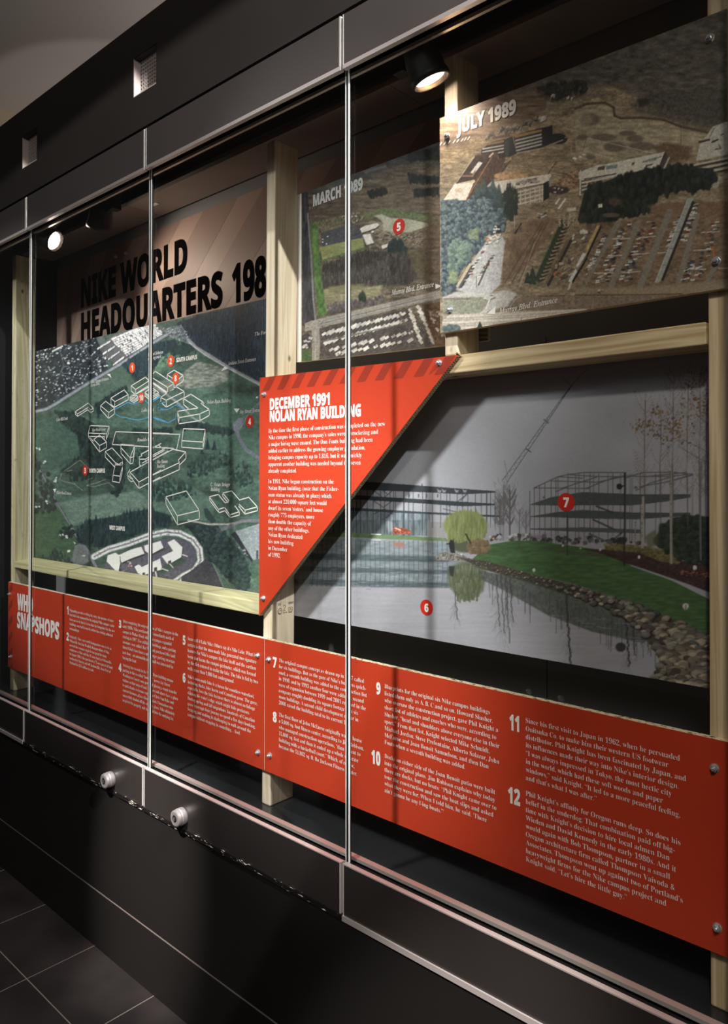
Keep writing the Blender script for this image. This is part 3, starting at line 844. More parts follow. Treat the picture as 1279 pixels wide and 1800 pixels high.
# ---- campus map board (behind the two left uprights)
def paint_map():
    c = Canvas(40, 505, 500, 1060, (70, 96, 78), 2, 11)
    c.texture(None, .22, 40, 18); c.texture(None, .16, 6, 4)
    c.xf = None
    # paler and darker meadows
    for p, col, a in (([(95, 885), (150, 872), (240, 862), (262, 880), (262, 898), (190, 915), (120, 925)], (112, 136, 112), .75),
                      ([(262, 860), (330, 850), (380, 880), (370, 915), (300, 915), (262, 905)], (92, 124, 100), .7),
                      ([(64, 740), (110, 735), (160, 770), (150, 790), (100, 820), (64, 830)], (66, 98, 80), .7),
                      ([(62, 900), (110, 890), (140, 960), (120, 985), (62, 975)], (66, 96, 62), .8),
                      ([(160, 665), (212, 640), (235, 670), (200, 700), (150, 720), (105, 718)], (82, 106, 84), .7),
                      ([(285, 610), (320, 603), (318, 625), (275, 655), (262, 650)], (98, 136, 96), .8),
                      ([(335, 700), (420, 690), (455, 700), (455, 800), (380, 790), (300, 780)], (74, 112, 88), .6),
                      ([(150, 930), (185, 945), (175, 965), (150, 960)], (92, 122, 98), .6),
                      ([(390, 1010), (420, 1000), (455, 1045), (420, 1040)], (78, 92, 74), .8)):
        c.poly(p, col, a, soft=4, nz=.12, ns=(8, 4))
    # brown disturbed ground
    c.poly([(313, 660), (347, 634), (402, 648), (400, 668), (372, 680), (330, 683), (308, 676)], (140, 138, 118), .75, soft=3, nz=.35, ns=(7, 2))
    c.poly([(262, 675), (300, 665), (312, 680), (285, 692)], (130, 128, 110), .6, soft=3, nz=.3, ns=(6, 2))
    # housing, top left
    sub = [(60, 612), (90, 600), (160, 580), (172, 600), (190, 640), (170, 665), (150, 675), (98, 706), (60, 725)]
    c.poly(sub, (52, 58, 62), .95, soft=2, nz=.35, ns=(6, 4))
    c.trees(sub, 420, 4, 5, (34, 42, 46), (62, 74, 70))
    c.houses(sub, 330, 3.2, 1.9, [(205, 205, 210), (160, 160, 168), (128, 130, 140), (226, 222, 220), (170, 158, 150)], -.3, .5)
    for p in ([(100, 600), (112, 640), (90, 690)], [(140, 590), (158, 630), (186, 660)], [(75, 650), (115, 660), (150, 668)]): c.line(p, 1.3, (118, 120, 124), .6)
    c.line([(107, 652), (112, 644), (120, 643), (124, 650), (118, 656), (110, 656), (107, 652)], 1.2, (140, 140, 140), .7)
    c.ell((119.6, 637.6), 2.6, 2.6, (232, 226, 222)); c.line([(92, 617), (109, 608)], 3, (214, 208, 190))
    c.poly([(160, 580), (210, 565), (208, 578), (215, 600), (222, 632), (195, 642), (184, 620)], (70, 88, 74), .9, nz=.2)
    c.poly([(168, 592), (180, 588), (186, 604), (175, 608)], (96, 104, 98), .9)
    dense = [(172, 611), (195, 592), (222, 580), (262, 566), (288, 577), (286, 590), (222, 628), (205, 640), (186, 628)]
    c.poly(dense, (96, 92, 94), .9)
    c.rows((196, 596), (268, 566), (222, 624), (288, 588), 10, 30, 3.4, 2.0, (236, 230, 226))
    c.rows((172, 612), (192, 600), (200, 640), (216, 628), 4, 9, 2.4, 4.2, (226, 222, 220))
    # main diagonal road
    for w, col in ((8, (58, 70, 64)), (5.5, (132, 134, 138)), (1, (168, 168, 168))):
        c.line([(56, 724), (80, 719), (95, 711), (150, 676), (210, 640), (262, 606), (292, 588), (316, 574)], w, col, .95)
    # forests
    fo = [(306, 590), (312, 566), (380, 546), (470, 522), (470, 668), (455, 672), (399, 640), (342, 611)]
    c.poly(fo, (42, 58, 72), 1, nz=.3, ns=(8, 16)); c.trees(fo, 1100, 3.2, 12, (26, 38, 52), (66, 92, 102), True)
    f2 = [(213, 640), (240, 622), (270, 604), (305, 596), (312, 612), (285, 625), (270, 648), (262, 655), (240, 668), (228, 655)]
    c.poly(f2, (40, 60, 66), .95, soft=1, nz=.3); c.trees(f2, 220, 3, 10, (24, 40, 48), (64, 96, 96), True)
    c.poly([(296, 612), (330, 600), (345, 612), (330, 622), (300, 625)], (42, 62, 62), .9, soft=1); c.trees([(280, 600), (345, 600), (345, 625), (285, 640)], 60, 3, 7, (26, 42, 46), (60, 88, 84), True)
    c.poly([(284, 578), (318, 570), (330, 590), (342, 606), (330, 604), (300, 592)], (120, 126, 124), .7, nz=.4, ns=(3, 2))
    c.houses([(284, 576), (330, 580), (342, 604), (300, 594)], 40, 2.6, 1.5, [(200, 198, 196), (150, 150, 152)], -.4)
    c.line([(330, 597), (345, 611), (360, 620), (400, 645), (458, 676)], 5.5, (150, 150, 146), .95); c.line([(332, 602), (360, 624), (400, 647), (458, 678)], 1.2, (214, 210, 200), .9)
    for i in range(40):
        t = c.rng.random(); c.ell((345 + 110 * t, 608 + 62 * t), 1.5, 1, (84, 92, 88), .8)
    # campus road and pond-side paths
    c.line([(280, 684), (310, 706), (340, 735), (375, 752), (412, 756)], 3.5, (142, 144, 146), .85)
    c.line([(430, 738), (446, 722), (456, 708)], 4, (108, 108, 114), .9); c.line([(414, 752), (420, 770), (432, 790), (456, 806)], 6, (112, 112, 124), .95)
    c.poly([(408, 744), (418, 735), (428, 733), (424, 752), (412, 758)], (124, 122, 132), .95); c.ell((451, 698), 2.2, 1.8, (232, 230, 226))
    c.line([(418, 760), (440, 720), (458, 705)], 1.5, (150, 150, 150), .5)
    # hedges and tree belts
    for p in ([(232, 755), (300, 752), (302, 760), (232, 760)], [(310, 742), (340, 740), (380, 748), (410, 757), (400, 764), (350, 757), (310, 752)]):
        c.poly(p, (46, 66, 60), .9, soft=1); c.trees(p, 110, 4, 6, (30, 46, 44), (60, 84, 74))
    belt = [(100, 738), (140, 745), (172, 768), (205, 770), (222, 785), (218, 850), (205, 875), (180, 850), (160, 830), (130, 838), (105, 828), (140, 800), (135, 765)]
    c.poly(belt, (42, 60, 56), .95, soft=2, nz=.35, ns=(5, 8)); c.trees(belt, 320, 4, 11, (26, 40, 42), (58, 82, 70), True); c.trees(belt, 120, 6, 6, (30, 44, 42), (60, 84, 68))
    b2 = [(196, 690), (222, 676), (224, 690), (200, 712), (180, 720), (172, 735), (165, 712)]
    c.poly(b2, (42, 60, 58), .9, soft=1); c.trees(b2, 70, 4, 9, (26, 40, 44), (58, 82, 74), True)
    b3 = [(95, 722), (130, 724), (172, 748), (180, 768), (150, 765), (110, 742)]
    c.poly(b3, (44, 62, 54), .85, soft=2); c.trees(b3, 80, 4, 6, (30, 44, 42), (56, 78, 62))
    for n_, p in ((150, [(205, 790), (262, 785), (285, 800), (262, 860), (240, 850), (225, 820)]), (120, [(262, 855), (300, 840), (330, 850), (345, 870), (300, 880), (262, 880)]),
                  (60, [(325, 815), (400, 795), (405, 815), (360, 835), (330, 835)]), (40, [(395, 835), (420, 815), (440, 805), (445, 850), (420, 855)])):
        c.trees(p, n_, 4, 9, (30, 48, 48), (70, 100, 82), True); c.trees(p, n_ // 2, 5, 4, (34, 52, 48), (70, 98, 80))
    for u, v, h in ((364, 782, 22), (376, 784, 20), (386, 795, 10), (330, 832, 12), (335, 834, 13), (341, 820, 11), (353, 824, 12), (349, 835, 9), (396, 800, 9), (354, 793, 14), (403, 812, 10), (297, 790, 14)):
        c.poly([(u - h * .22, v + h * .35), (u, v - h * .65), (u + h * .22, v + h * .35)], (34, 52, 54), .95); c.ell((u + h * .4, v + h * .3), h * .5, 1.3, (46, 66, 60), .6)
    # north campus: field with paths
    nc = [(100, 835), (145, 805), (170, 830), (200, 850), (205, 862), (160, 870), (120, 865)]
    c.poly(nc, (62, 82, 66), .6, soft=3); c.trees([(115, 825), (165, 820), (165, 840), (120, 845)], 60, 4, 6, (32, 48, 44), (58, 80, 62))
    for p in ([(112, 828), (140, 808), (160, 828)], [(104, 842), (112, 846), (130, 850), (145, 862)], [(152, 853), (170, 848), (185, 842)], [(152, 853), (165, 855), (190, 848), (200, 856)], [(104, 842), (108, 832)], [(117, 828), (127, 826)], [(155, 842), (162, 840)]):
        c.line(p, .9, (166, 160, 130), .8)
    # walker road, farm buildings
    for w, col in ((5, (62, 70, 66)), (3.2, (124, 122, 132))):
        c.line([(58, 806), (75, 836), (88, 860), (100, 885), (118, 915), (128, 930)], w * .8, col, .9); c.line([(126, 928), (140, 950), (155, 970), (170, 1000), (176, 1012)], w * 1.6, col, .95)
    c.trees([(60, 800), (85, 830), (100, 880), (95, 900), (60, 900)], 80, 5, 6, (38, 48, 46), (64, 78, 66))
    c.trees([(62, 985), (100, 965), (140, 985), (180, 1010), (120, 1010), (62, 1000)], 110, 5, 10, (28, 40, 42), (54, 72, 62), True)
    c.trees([(104, 925), (130, 922), (128, 945), (108, 945)], 30, 5, 5, (30, 42, 44), (54, 72, 60))
    c.poly([(130, 960), (148, 950), (158, 985), (135, 1000), (126, 985)], (118, 118, 120), .8, soft=1)
    for u, v in ((78, 811), (67, 790), (98, 846), (80, 882), (66, 893), (130, 954), (108, 940), (115, 942), (147, 975), (120, 969), (97, 842)): c.houses([(u - 3, v - 3), (u + 3, v - 3), (u + 3, v + 3), (u - 3, v + 3)], 3, 3.4, 2.4, [(216, 216, 214), (196, 198, 200)], .5)
    # bottom tree belt
    bt = [(132, 935), (150, 915), (200, 908), (232, 898), (264, 895), (300, 905), (300, 925), (262, 930), (225, 945), (186, 962), (160, 962), (140, 955)]
    c.poly(bt, (40, 58, 58), .9, soft=2, nz=.3, ns=(5, 8)); c.trees(bt, 260, 4.5, 13, (26, 40, 46), (60, 86, 78), True)
    rb = [(325, 922), (345, 920), (380, 925), (410, 950), (436, 990), (440, 1035), (415, 1035), (385, 1000), (362, 980), (352, 955)]
    c.poly(rb, (44, 60, 58), .95, soft=2, nz=.3, ns=(5, 5)); c.trees(rb, 260, 6, 6, (32, 46, 48), (70, 94, 82))
    c.poly([(357, 893), (364, 893), (380, 915), (372, 920), (360, 908)], (46, 62, 60), .9, soft=1)
    c.line([(330, 914), (365, 921), (400, 921), (440, 914)], 3, (196, 178, 160), .8); c.line([(390, 930), (425, 915), (458, 915)], 6, (120, 110, 116), .8)
    # west campus
    c.poly([(180, 992), (215, 972), (262, 952), (300, 944), (332, 952), (346, 972), (338, 1000), (318, 1012), (290, 1030), (240, 1040), (190, 1012)], (92, 88, 98), 1, nz=.12)
    ring = [(165, 978), (190, 965), (225, 955), (262, 941), (290, 935), (315, 937), (338, 948), (350, 965), (352, 985), (342, 1002), (322, 1012), (305, 1024)]
    for w, col in ((12, (150, 156, 140)), (9.5, (222, 214, 206)), (2.6, (122, 116, 120))): c.line(ring, w, col, .95)
    for i in range(120):
        t = c.rng.random() * (len(ring) - 1); k = int(t); f = t - k; p = [ring[k][j] + (ring[k + 1][j] - ring[k][j]) * f for j in (0, 1)]
        c.ell((p[0] + c.rng.uniform(-4, 4), p[1] + c.rng.uniform(-4, 4)), 1.0, 1.3, (78, 88, 80), .8)
    W = (240, 226, 216)
    c.crop(230, 740, 5.329)
    for p in ([(-120, 1255), (0, 1200), (95, 1175), (125, 1240), (0, 1285), (-90, 1325)], [(120, 1165), (275, 1120), (303, 1185), (180, 1250), (130, 1215)],
              [(340, 1135), (400, 1105), (480, 1180), (470, 1272), (345, 1345), (285, 1265), (392, 1215)], [(30, 1362), (70, 1340), (100, 1365), (270, 1285), (292, 1390), (220, 1405), (100, 1450), (60, 1420)]):
        c.poly([(x + 8, y + 14) for x, y in p], (52, 50, 58), .8); c.poly(p, W, 1, nz=.05)
    c.poly([(345, 1345), (375, 1335), (375, 1300), (345, 1312)], (70, 60, 60)); c.poly([(105, 1450), (130, 1450), (130, 1415), (105, 1420)], (70, 58, 58)); c.poly([(215, 1405), (240, 1400), (240, 1365), (215, 1372)], (70, 58, 58))
    c.poly([(300, 1350), (400, 1320), (420, 1300), (500, 1280), (520, 1310), (430, 1360), (290, 1440), (240, 1460)], (62, 84, 66), .8, soft=3)
    c.line([(480, 1250), (525, 1265)], 10, (222, 208, 196)); c.line([(360, 1335), (392, 1372)], 9, (222, 208, 196)); c.line([(290, 1380), (345, 1400)], 9, (222, 208, 196)); c.line([(228, 1410), (240, 1470)], 12, (222, 208, 196))
    c.crop(60, 740, 5.56)
    for p in ([(715, 1310), (790, 1285), (832, 1310), (838, 1390), (820, 1470), (790, 1460), (705, 1370)],):
        c.poly([(x + 8, y + 14) for x, y in p], (52, 50, 58), .8); c.poly(p, W, 1, nz=.05)
    c.houses([(900, 1370), (970, 1370), (970, 1420), (900, 1430)], 14, 3, 1.6, [(210, 190, 160), (180, 90, 60), (230, 225, 220)], .6); c.houses([(820, 1440), (890, 1450), (880, 1490), (830, 1480)], 12, 3, 1.6, [(70, 60, 64), (230, 225, 220)], .6)
    # big grey roof, bottom right
    c.crop(230, 740, 5.329)
    c.poly([(935, 1060), (975, 1030), (1140, 1300), (1130, 1322)], (46, 46, 52)); c.poly([(975, 1030), (1195, 960), (1290, 935), (1290, 1260), (1195, 1290), (1140, 1300)], (134, 142, 138), 1, nz=.1)
    for u, v in ((1060, 1075), (1110, 1115), (1060, 1100), (1130, 1160), (1100, 1010)): c.line([(u, v), (u + 14, v + 4)], 4, (110, 116, 116))
    c.poly([(1170, 1210), (1190, 1205), (1190, 1290), (1172, 1292)], (70, 70, 72))
    c.poly([(470, 1455), (560, 1400), (700, 1288), (760, 1340), (830, 1480), (900, 1640), (760, 1570), (470, 1525)], (66, 62, 70), .95, nz=.15)
    c.line([(680, 1555), (755, 1575)], 14, (214, 210, 204)); c.line([(770, 1340), (840, 1500), (900, 1640)], 8, (126, 122, 112), .7); c.line([(850, 1430), (960, 1600)], 6, (120, 116, 100), .6)
    c.houses([(1000, 1170), (1090, 1200), (1090, 1260), (1020, 1220)], 10, 3, 1.2, [(190, 180, 180), (120, 110, 110)], .6)
    c.crop(230, 540, 5.329)
    for u, v in ((890, 795), (945, 795), (770, 780), (690, 750), (730, 770), (830, 760)): c.ell((u, v), 7, 5, (60, 60, 48), .8)
    return c

MAP = thing('photo_board', (-2.55, YP, 1.17), 'large green aerial campus map board with white building outlines, left of the central upright', 'photo board', 'photograph boards')
_mx0, _mx1 = -3.425, -1.668
_zt = lambda x: 2.1218 + (2.1027 - 2.1218) * (x + 3.3849) / (3.3849 - 1.7996)
MB().prism_y([(_mx0, 1.165), (_mx1, 1.165), (_mx1, _zt(_mx1)), (_mx0, _zt(_mx0))], YP + .0006, YP + .012).build('board', BOARD_W, MAP)
print_mesh('print', MAP, paint_map().grade(1.16, .68, (.98, 1.0, 1.05)), YP, ((_mx0, 1.165), (_mx1, 1.165), (_mx1, _zt(_mx1)), (_mx0, _zt(_mx0))), 470, 430)

def outlines(name, groups, width, mat, parent, Y, eps=.0005):
    mb = MB()
    for (ox, oy, s), lines in groups:
        for pl in lines: mb.ribbon([at(ox + x / s, oy + y / s, Y) for x, y in pl], width, Y - eps)
    return mb.build(name, mat, parent)
A_ = (60, 520, 5.56); B_ = (230, 540, 5.329); C_ = (60, 740, 5.56); D_ = (230, 740, 5.329)
def boxo(tl, tr, br, bl, h):   # roof outline plus dropped front edges
    return [[tl, tr, br, bl, tl], [tl, (tl[0], tl[1] + h), (bl[0], bl[1] + h), (br[0], br[1] + h), br], [bl, (bl[0], bl[1] + h)]]
outlines('building_outline', [
    (A_, [[(402, 1133), (530, 1048), (580, 1100), (552, 1115), (530, 1090), (425, 1155), (402, 1133)], [(402, 1133), (405, 1160), (427, 1178), (525, 1112), (552, 1143), (580, 1125), (580, 1100)], [(425, 1155), (427, 1178)], [(552, 1115), (552, 1143)],
          [(650, 1075), (700, 1030), (788, 1100), (730, 1140), (650, 1075)], [(650, 1075), (650, 1110), (727, 1198), (785, 1155), (788, 1100)], [(730, 1140), (727, 1198)],
          [(750, 1000), (880, 920), (920, 965), (790, 1035), (750, 1000)], [(750, 1000), (752, 1060), (785, 1090), (920, 1015), (920, 965)], [(790, 1035), (785, 1090)],
          [(948, 880), (1088, 795), (1125, 830), (992, 915), (948, 880)], [(948, 880), (950, 930), (990, 965), (1125, 890)], [(992, 915), (990, 965)],
          [(935, 990), (975, 965), (1020, 985), (980, 1012), (935, 990)], [(935, 990), (937, 1020), (975, 1045), (1018, 1015), (1020, 985)], [(937, 1005), (977, 1028), (1018, 1000)], [(955, 985), (962, 978), (980, 977), (990, 985), (982, 995), (965, 995), (955, 985)]]),
    (B_, [[(185, 650), (228, 600), (405, 715), (345, 752), (185, 650)], [(185, 650), (185, 690), (345, 800), (405, 765), (405, 715)], [(345, 752), (345, 800)],
          [(340, 632), (405, 590), (492, 640), (425, 690), (340, 632)], [(340, 632), (342, 668)], [(492, 640), (492, 695), (425, 735)],
          [(280, 845), (425, 745), (500, 790), (332, 872), (280, 845)], [(280, 845), (282, 890), (332, 937), (500, 845), (500, 790)], [(332, 872), (332, 937)],
          [(492, 855), (562, 815), (680, 890), (655, 903), (735, 958), (645, 1000), (452, 1035), (438, 975), (632, 945), (492, 855)], [(492, 855), (494, 910), (545, 957)], [(438, 975), (440, 1030), (450, 1092), (648, 1062), (738, 1012), (735, 958)], [(645, 1000), (648, 1062)], [(452, 1035), (450, 1092)], [(680, 890), (685, 908), (668, 912)],
          [(130, 800), (195, 750), (262, 800), (190, 838), (130, 800)], [(130, 812), (190, 855), (265, 812)], [(130, 830), (190, 875), (265, 826)], [(195, 765), (205, 780), (230, 790)], [(175, 775), (195, 800), (225, 805)], [(185, 700), (330, 800)], [(40, 815), (160, 740)]]),
    (C_, [[(548, 45), (735, 52), (708, 125), (530, 118), (548, 45)], [(530, 118), (532, 160), (640, 302), (708, 262), (708, 205)], [(735, 52), (732, 100), (706, 182), (708, 125)], [(530, 150), (688, 155), (688, 180)], [(583, 180), (640, 138), (708, 205), (640, 240), (583, 180)], [(640, 240), (640, 302)], [(545, 160), (580, 200)],
          [(797, 105), (1320, 122)], [(797, 105), (765, 230), (1360, 268)],
          [(695, 300), (762, 263), (862, 372), (862, 400), (830, 425), (795, 408), (695, 300)], [(695, 300), (695, 352), (790, 452)], [(862, 372), (866, 430), (835, 432)], [(795, 408), (792, 428), (772, 530), (765, 590), (836, 603), (862, 500), (866, 430)], [(792, 428), (866, 430)], [(772, 530), (840, 540), (866, 440)], [(840, 540), (836, 603)],
          [(848, 228), (982, 238), (938, 360), (848, 258), (848, 228)], [(848, 258), (850, 315), (940, 420), (966, 412), (982, 300), (982, 238)], [(938, 360), (940, 420)], [(938, 360), (970, 350), (982, 238)],
          [(1045, 325), (1240, 220)], [(1215, 235), (1275, 285), (1060, 410)], [(1045, 325), (1055, 340), (1030, 350), (1030, 375), (1090, 372), (1095, 410), (1150, 385)], [(1030, 375), (1030, 432), (1055, 440)], [(1090, 372), (1275, 272)],
          [(938, 500), (1025, 597), (1240, 480)], [(938, 500), (1310, 295)], [(938, 500), (935, 530), (1022, 660), (1230, 550)], [(1025, 597), (1022, 660)], [(938, 475), (915, 510), (918, 560), (945, 592), (965, 590), (965, 560)], [(918, 535), (950, 565)]]),
    (D_, [[(180, 520), (455, 390), (445, 365), (515, 290), (395, 265), (180, 380)], [(180, 580), (455, 455), (455, 390)], [(455, 415), (517, 350), (515, 290)],
          [(493, 72), (696, 80), (676, 197), (478, 185), (493, 72)], [(478, 185), (476, 245), (676, 262), (694, 150), (696, 80)], [(676, 197), (676, 262)], [(430, 262), (460, 125), (180, 118)],
          [(328, 710), (520, 655), (642, 838), (435, 888), (328, 710)], [(328, 710), (330, 780), (437, 972), (642, 918), (642, 838)], [(435, 888), (437, 972)],
          [(735, 710), (820, 688), (885, 770), (920, 748), (860, 675), (945, 655), (1018, 740), (1105, 715), (1185, 805), (1070, 835), (1012, 778), (972, 790), (1015, 850), (928, 880), (880, 810), (820, 828), (735, 710)], [(735, 710), (738, 742), (825, 860), (882, 840), (930, 905), (1017, 880), (1015, 850)], [(820, 828), (825, 860)], [(928, 880), (930, 905)], [(1012, 800), (1068, 872), (1185, 840), (1185, 805)], [(1070, 835), (1068, 872)], [(860, 675), (860, 705), (910, 765)], [(972, 790), (1012, 780)]])],
    .0034, WHITE_INK, MAP, YP)
outlines('lake_outline', [(A_, [[(790, 1110), (920, 1040), (960, 1060), (1010, 1045), (1080, 1020), (1120, 1055), (1150, 1040), (1230, 990)], [(788, 1130), (800, 1160), (850, 1185), (900, 1190), (950, 1205), (1020, 1215), (1080, 1200), (1125, 1185), (1160, 1185), (1230, 1205), (1279, 1225)], [(1279, 1040), (1230, 1045), (1205, 1075), (1225, 1105), (1279, 1110)]]),
                         (B_, [[(195, 1028), (270, 1060), (350, 1082), (420, 1045), (425, 1000)], [(280, 900), (250, 910), (255, 945), (290, 965), (355, 955), (405, 925), (435, 915), (500, 955)], [(200, 875), (280, 830)]])], .0034, BLUE_INK, MAP, YP)
MKS = [('1', 232.6, 646.4, 9.4, 0), ('10', 248.8, 699, 9.4, 0), ('2', 300.4, 634.8, 10, 0), ('8', 309, 664.8, 10, 0), ('4', 439.2, 740.8, 11, 1), ('3', 150, 826.9, 9.2, 1)]
for s, u, v, r, kk in MKS: badge(MAP, u, v, r, YP, s, RED_BADGE if kk else ORANGE_BADGE, eps=.0011)
def caption(parent, s, Y, l, r, h, style='italic', bold=.0004, mat=None, eps=.0008):
    return heading(parent, 'caption', s, style, Y, l, r, h, mat or WHITE_INK, bold=bold, eps=eps)
for s, l, r, h in (('Main Campus Entrance,', (158.6, 674.5), (192, 667.5), 5.2), ('Murray Blvd.', (158.6, 680.5), (176, 676), 5.2), ('Cedar Mill Creek', (99, 740.5), (119.5, 737.5), 5.2),
                   ('Michael Johnson', (260, 626.5), (287, 621), 5.5), ('running track', (260, 633.5), (284, 628.5), 5.5), ('Jenkins Street Entrance', (400.8, 642.3), (450.5, 633.8), 6.2),
                   ('Nolan Ryan Building', (363.6, 710), (406.4, 706.6), 6.2), ('Jay Street Entrance', (421.4, 727), (464, 723), 6.2), ('Lake Nike', (248.2, 724), (271, 722), 5.6), ('Ronaldo Field', (241.3, 776), (270, 774.5), 5.4),
                   ('The Forest', (447.7, 590.5), (474, 586), 6.2), ('Tiger Woods Center', (162, 758.3), (186.4, 756.5), 4.6), ('Mia Hamm', (275.6, 814.5), (295, 813.6), 5.8), ('Building', (275.6, 822), (290, 821.4), 5.8),
                   ('C. Vivian Stringer', (370.2, 854.5), (405, 854.6), 6.2), ('Building', (370.2, 863), (386.5, 863), 6.2), ('Walker Road Entrance', (99.6, 868.2), (126, 870), 5.2)):
    caption(MAP, s, YP, l, r, h, bold=.0008)
for s, l, r, h in (('SOUTH CAMPUS', (309.8, 636.8), (346.9, 630.8), 7.4), ('NORTH CAMPUS', (156.6, 830.6), (185, 830.8), 7), ('WEST CAMPUS', (192.2, 930.5), (220, 933), 7.2)):
    caption(MAP, s, YP, l, r, h, 'heavy', .0012)
for pts in ([(188, 658.2), (193.5, 657), (196.2, 664.5)], [(388.6, 652.6), (395, 644), (401, 648)], [(411, 718.2), (421.4, 718.2), (416, 725.8)], [(93.3, 860), (99, 858.7), (96.8, 865.5)]):
    MB().quad(*[(at(u, v, YP)[0], YP - .0007, at(u, v, YP)[1]) for u, v in pts]).build('entrance_arrow', WHITE_INK, MAP)

# ---- header graphic on the back wall
YH = .4455
hd = thing('wall_graphic', (-2.3, YH, 2.0), 'taupe wall graphic with large black heading, behind the campus map board', 'wall graphic')
_hx0, _hx1, _hz0, _hz1 = LX + .002, -1.02, 1.95, 2.5635
MB().box(_hx0, _hx1, YH, .448, _hz0, _hz1).build('panel', TAUPE, hd)
_s = MB()
_xa, _za = at(103, 584, YH); _xb, _zb = at(165, 447, YH); _sl = (_xb - _xa) / (_zb - _za)
_e = [at(u, 400, YH) for u in (342, 401)]
_wd = _e[1][0] - _e[0][0]; _per = at(446, 400, YH)[0] - at(342, 400, YH)[0]
for k in range(-5, 4):
    xb = _e[0][0] + (k * _per)
    q = [(xb + (z - _e[0][1]) * _sl + o, z) for z, o in ((_hz0, 0), (_hz0, _wd), (_hz1, _wd), (_hz1, 0))]
    q = [(min(max(x, _hx0), _hx1), z) for x, z in q]
    if q[0][0] < q[1][0] or q[3][0] < q[2][0]: _s.quad(*[(x, YH - .0004, z) for x, z in q])
_s.build('diagonal_band', TAUPE_D, hd)
heading(hd, 'heading', 'NIKE WORLD', 'heavy', YH, (141, 540.7), (331.6, 474), 49.3, BLACK_INK, bold=.008, eps=.001)
heading(hd, 'heading', 'HEADQUARTERS', 'heavy', YH, (141, 599.5), (394, 535.5), 48.6, BLACK_INK, bold=.008, eps=.001)
heading(hd, 'heading', '198', 'heavy', YH, (405, 532.5), (471, 516), 66, BLACK_INK, bold=.009, eps=.001)
for u, v in ((204, 451), (222, 445)): bolt(hd, u, v, YH, 1.2)
MB().box(-2.972, -2.9705, YH - .0003, YH, 2.0, _hz1).build('seam', TAUPE_D, hd)
for u, v, lab in ((930, 1215, 'left small screw in the dark back wall below the lake photograph'), (986, 1227, 'right small screw in the dark back wall below the lake photograph')):
    x, z = at(u, v, .448)
    o = MB().lathe([(.009, 0), (.009, .002), (.0075, .005), (.004, .0065)], (x, .448, z), (0, -1, 0), 18).build('screw', CHROME)
    tag(o, lab, 'screw', 'screws in the back wall')

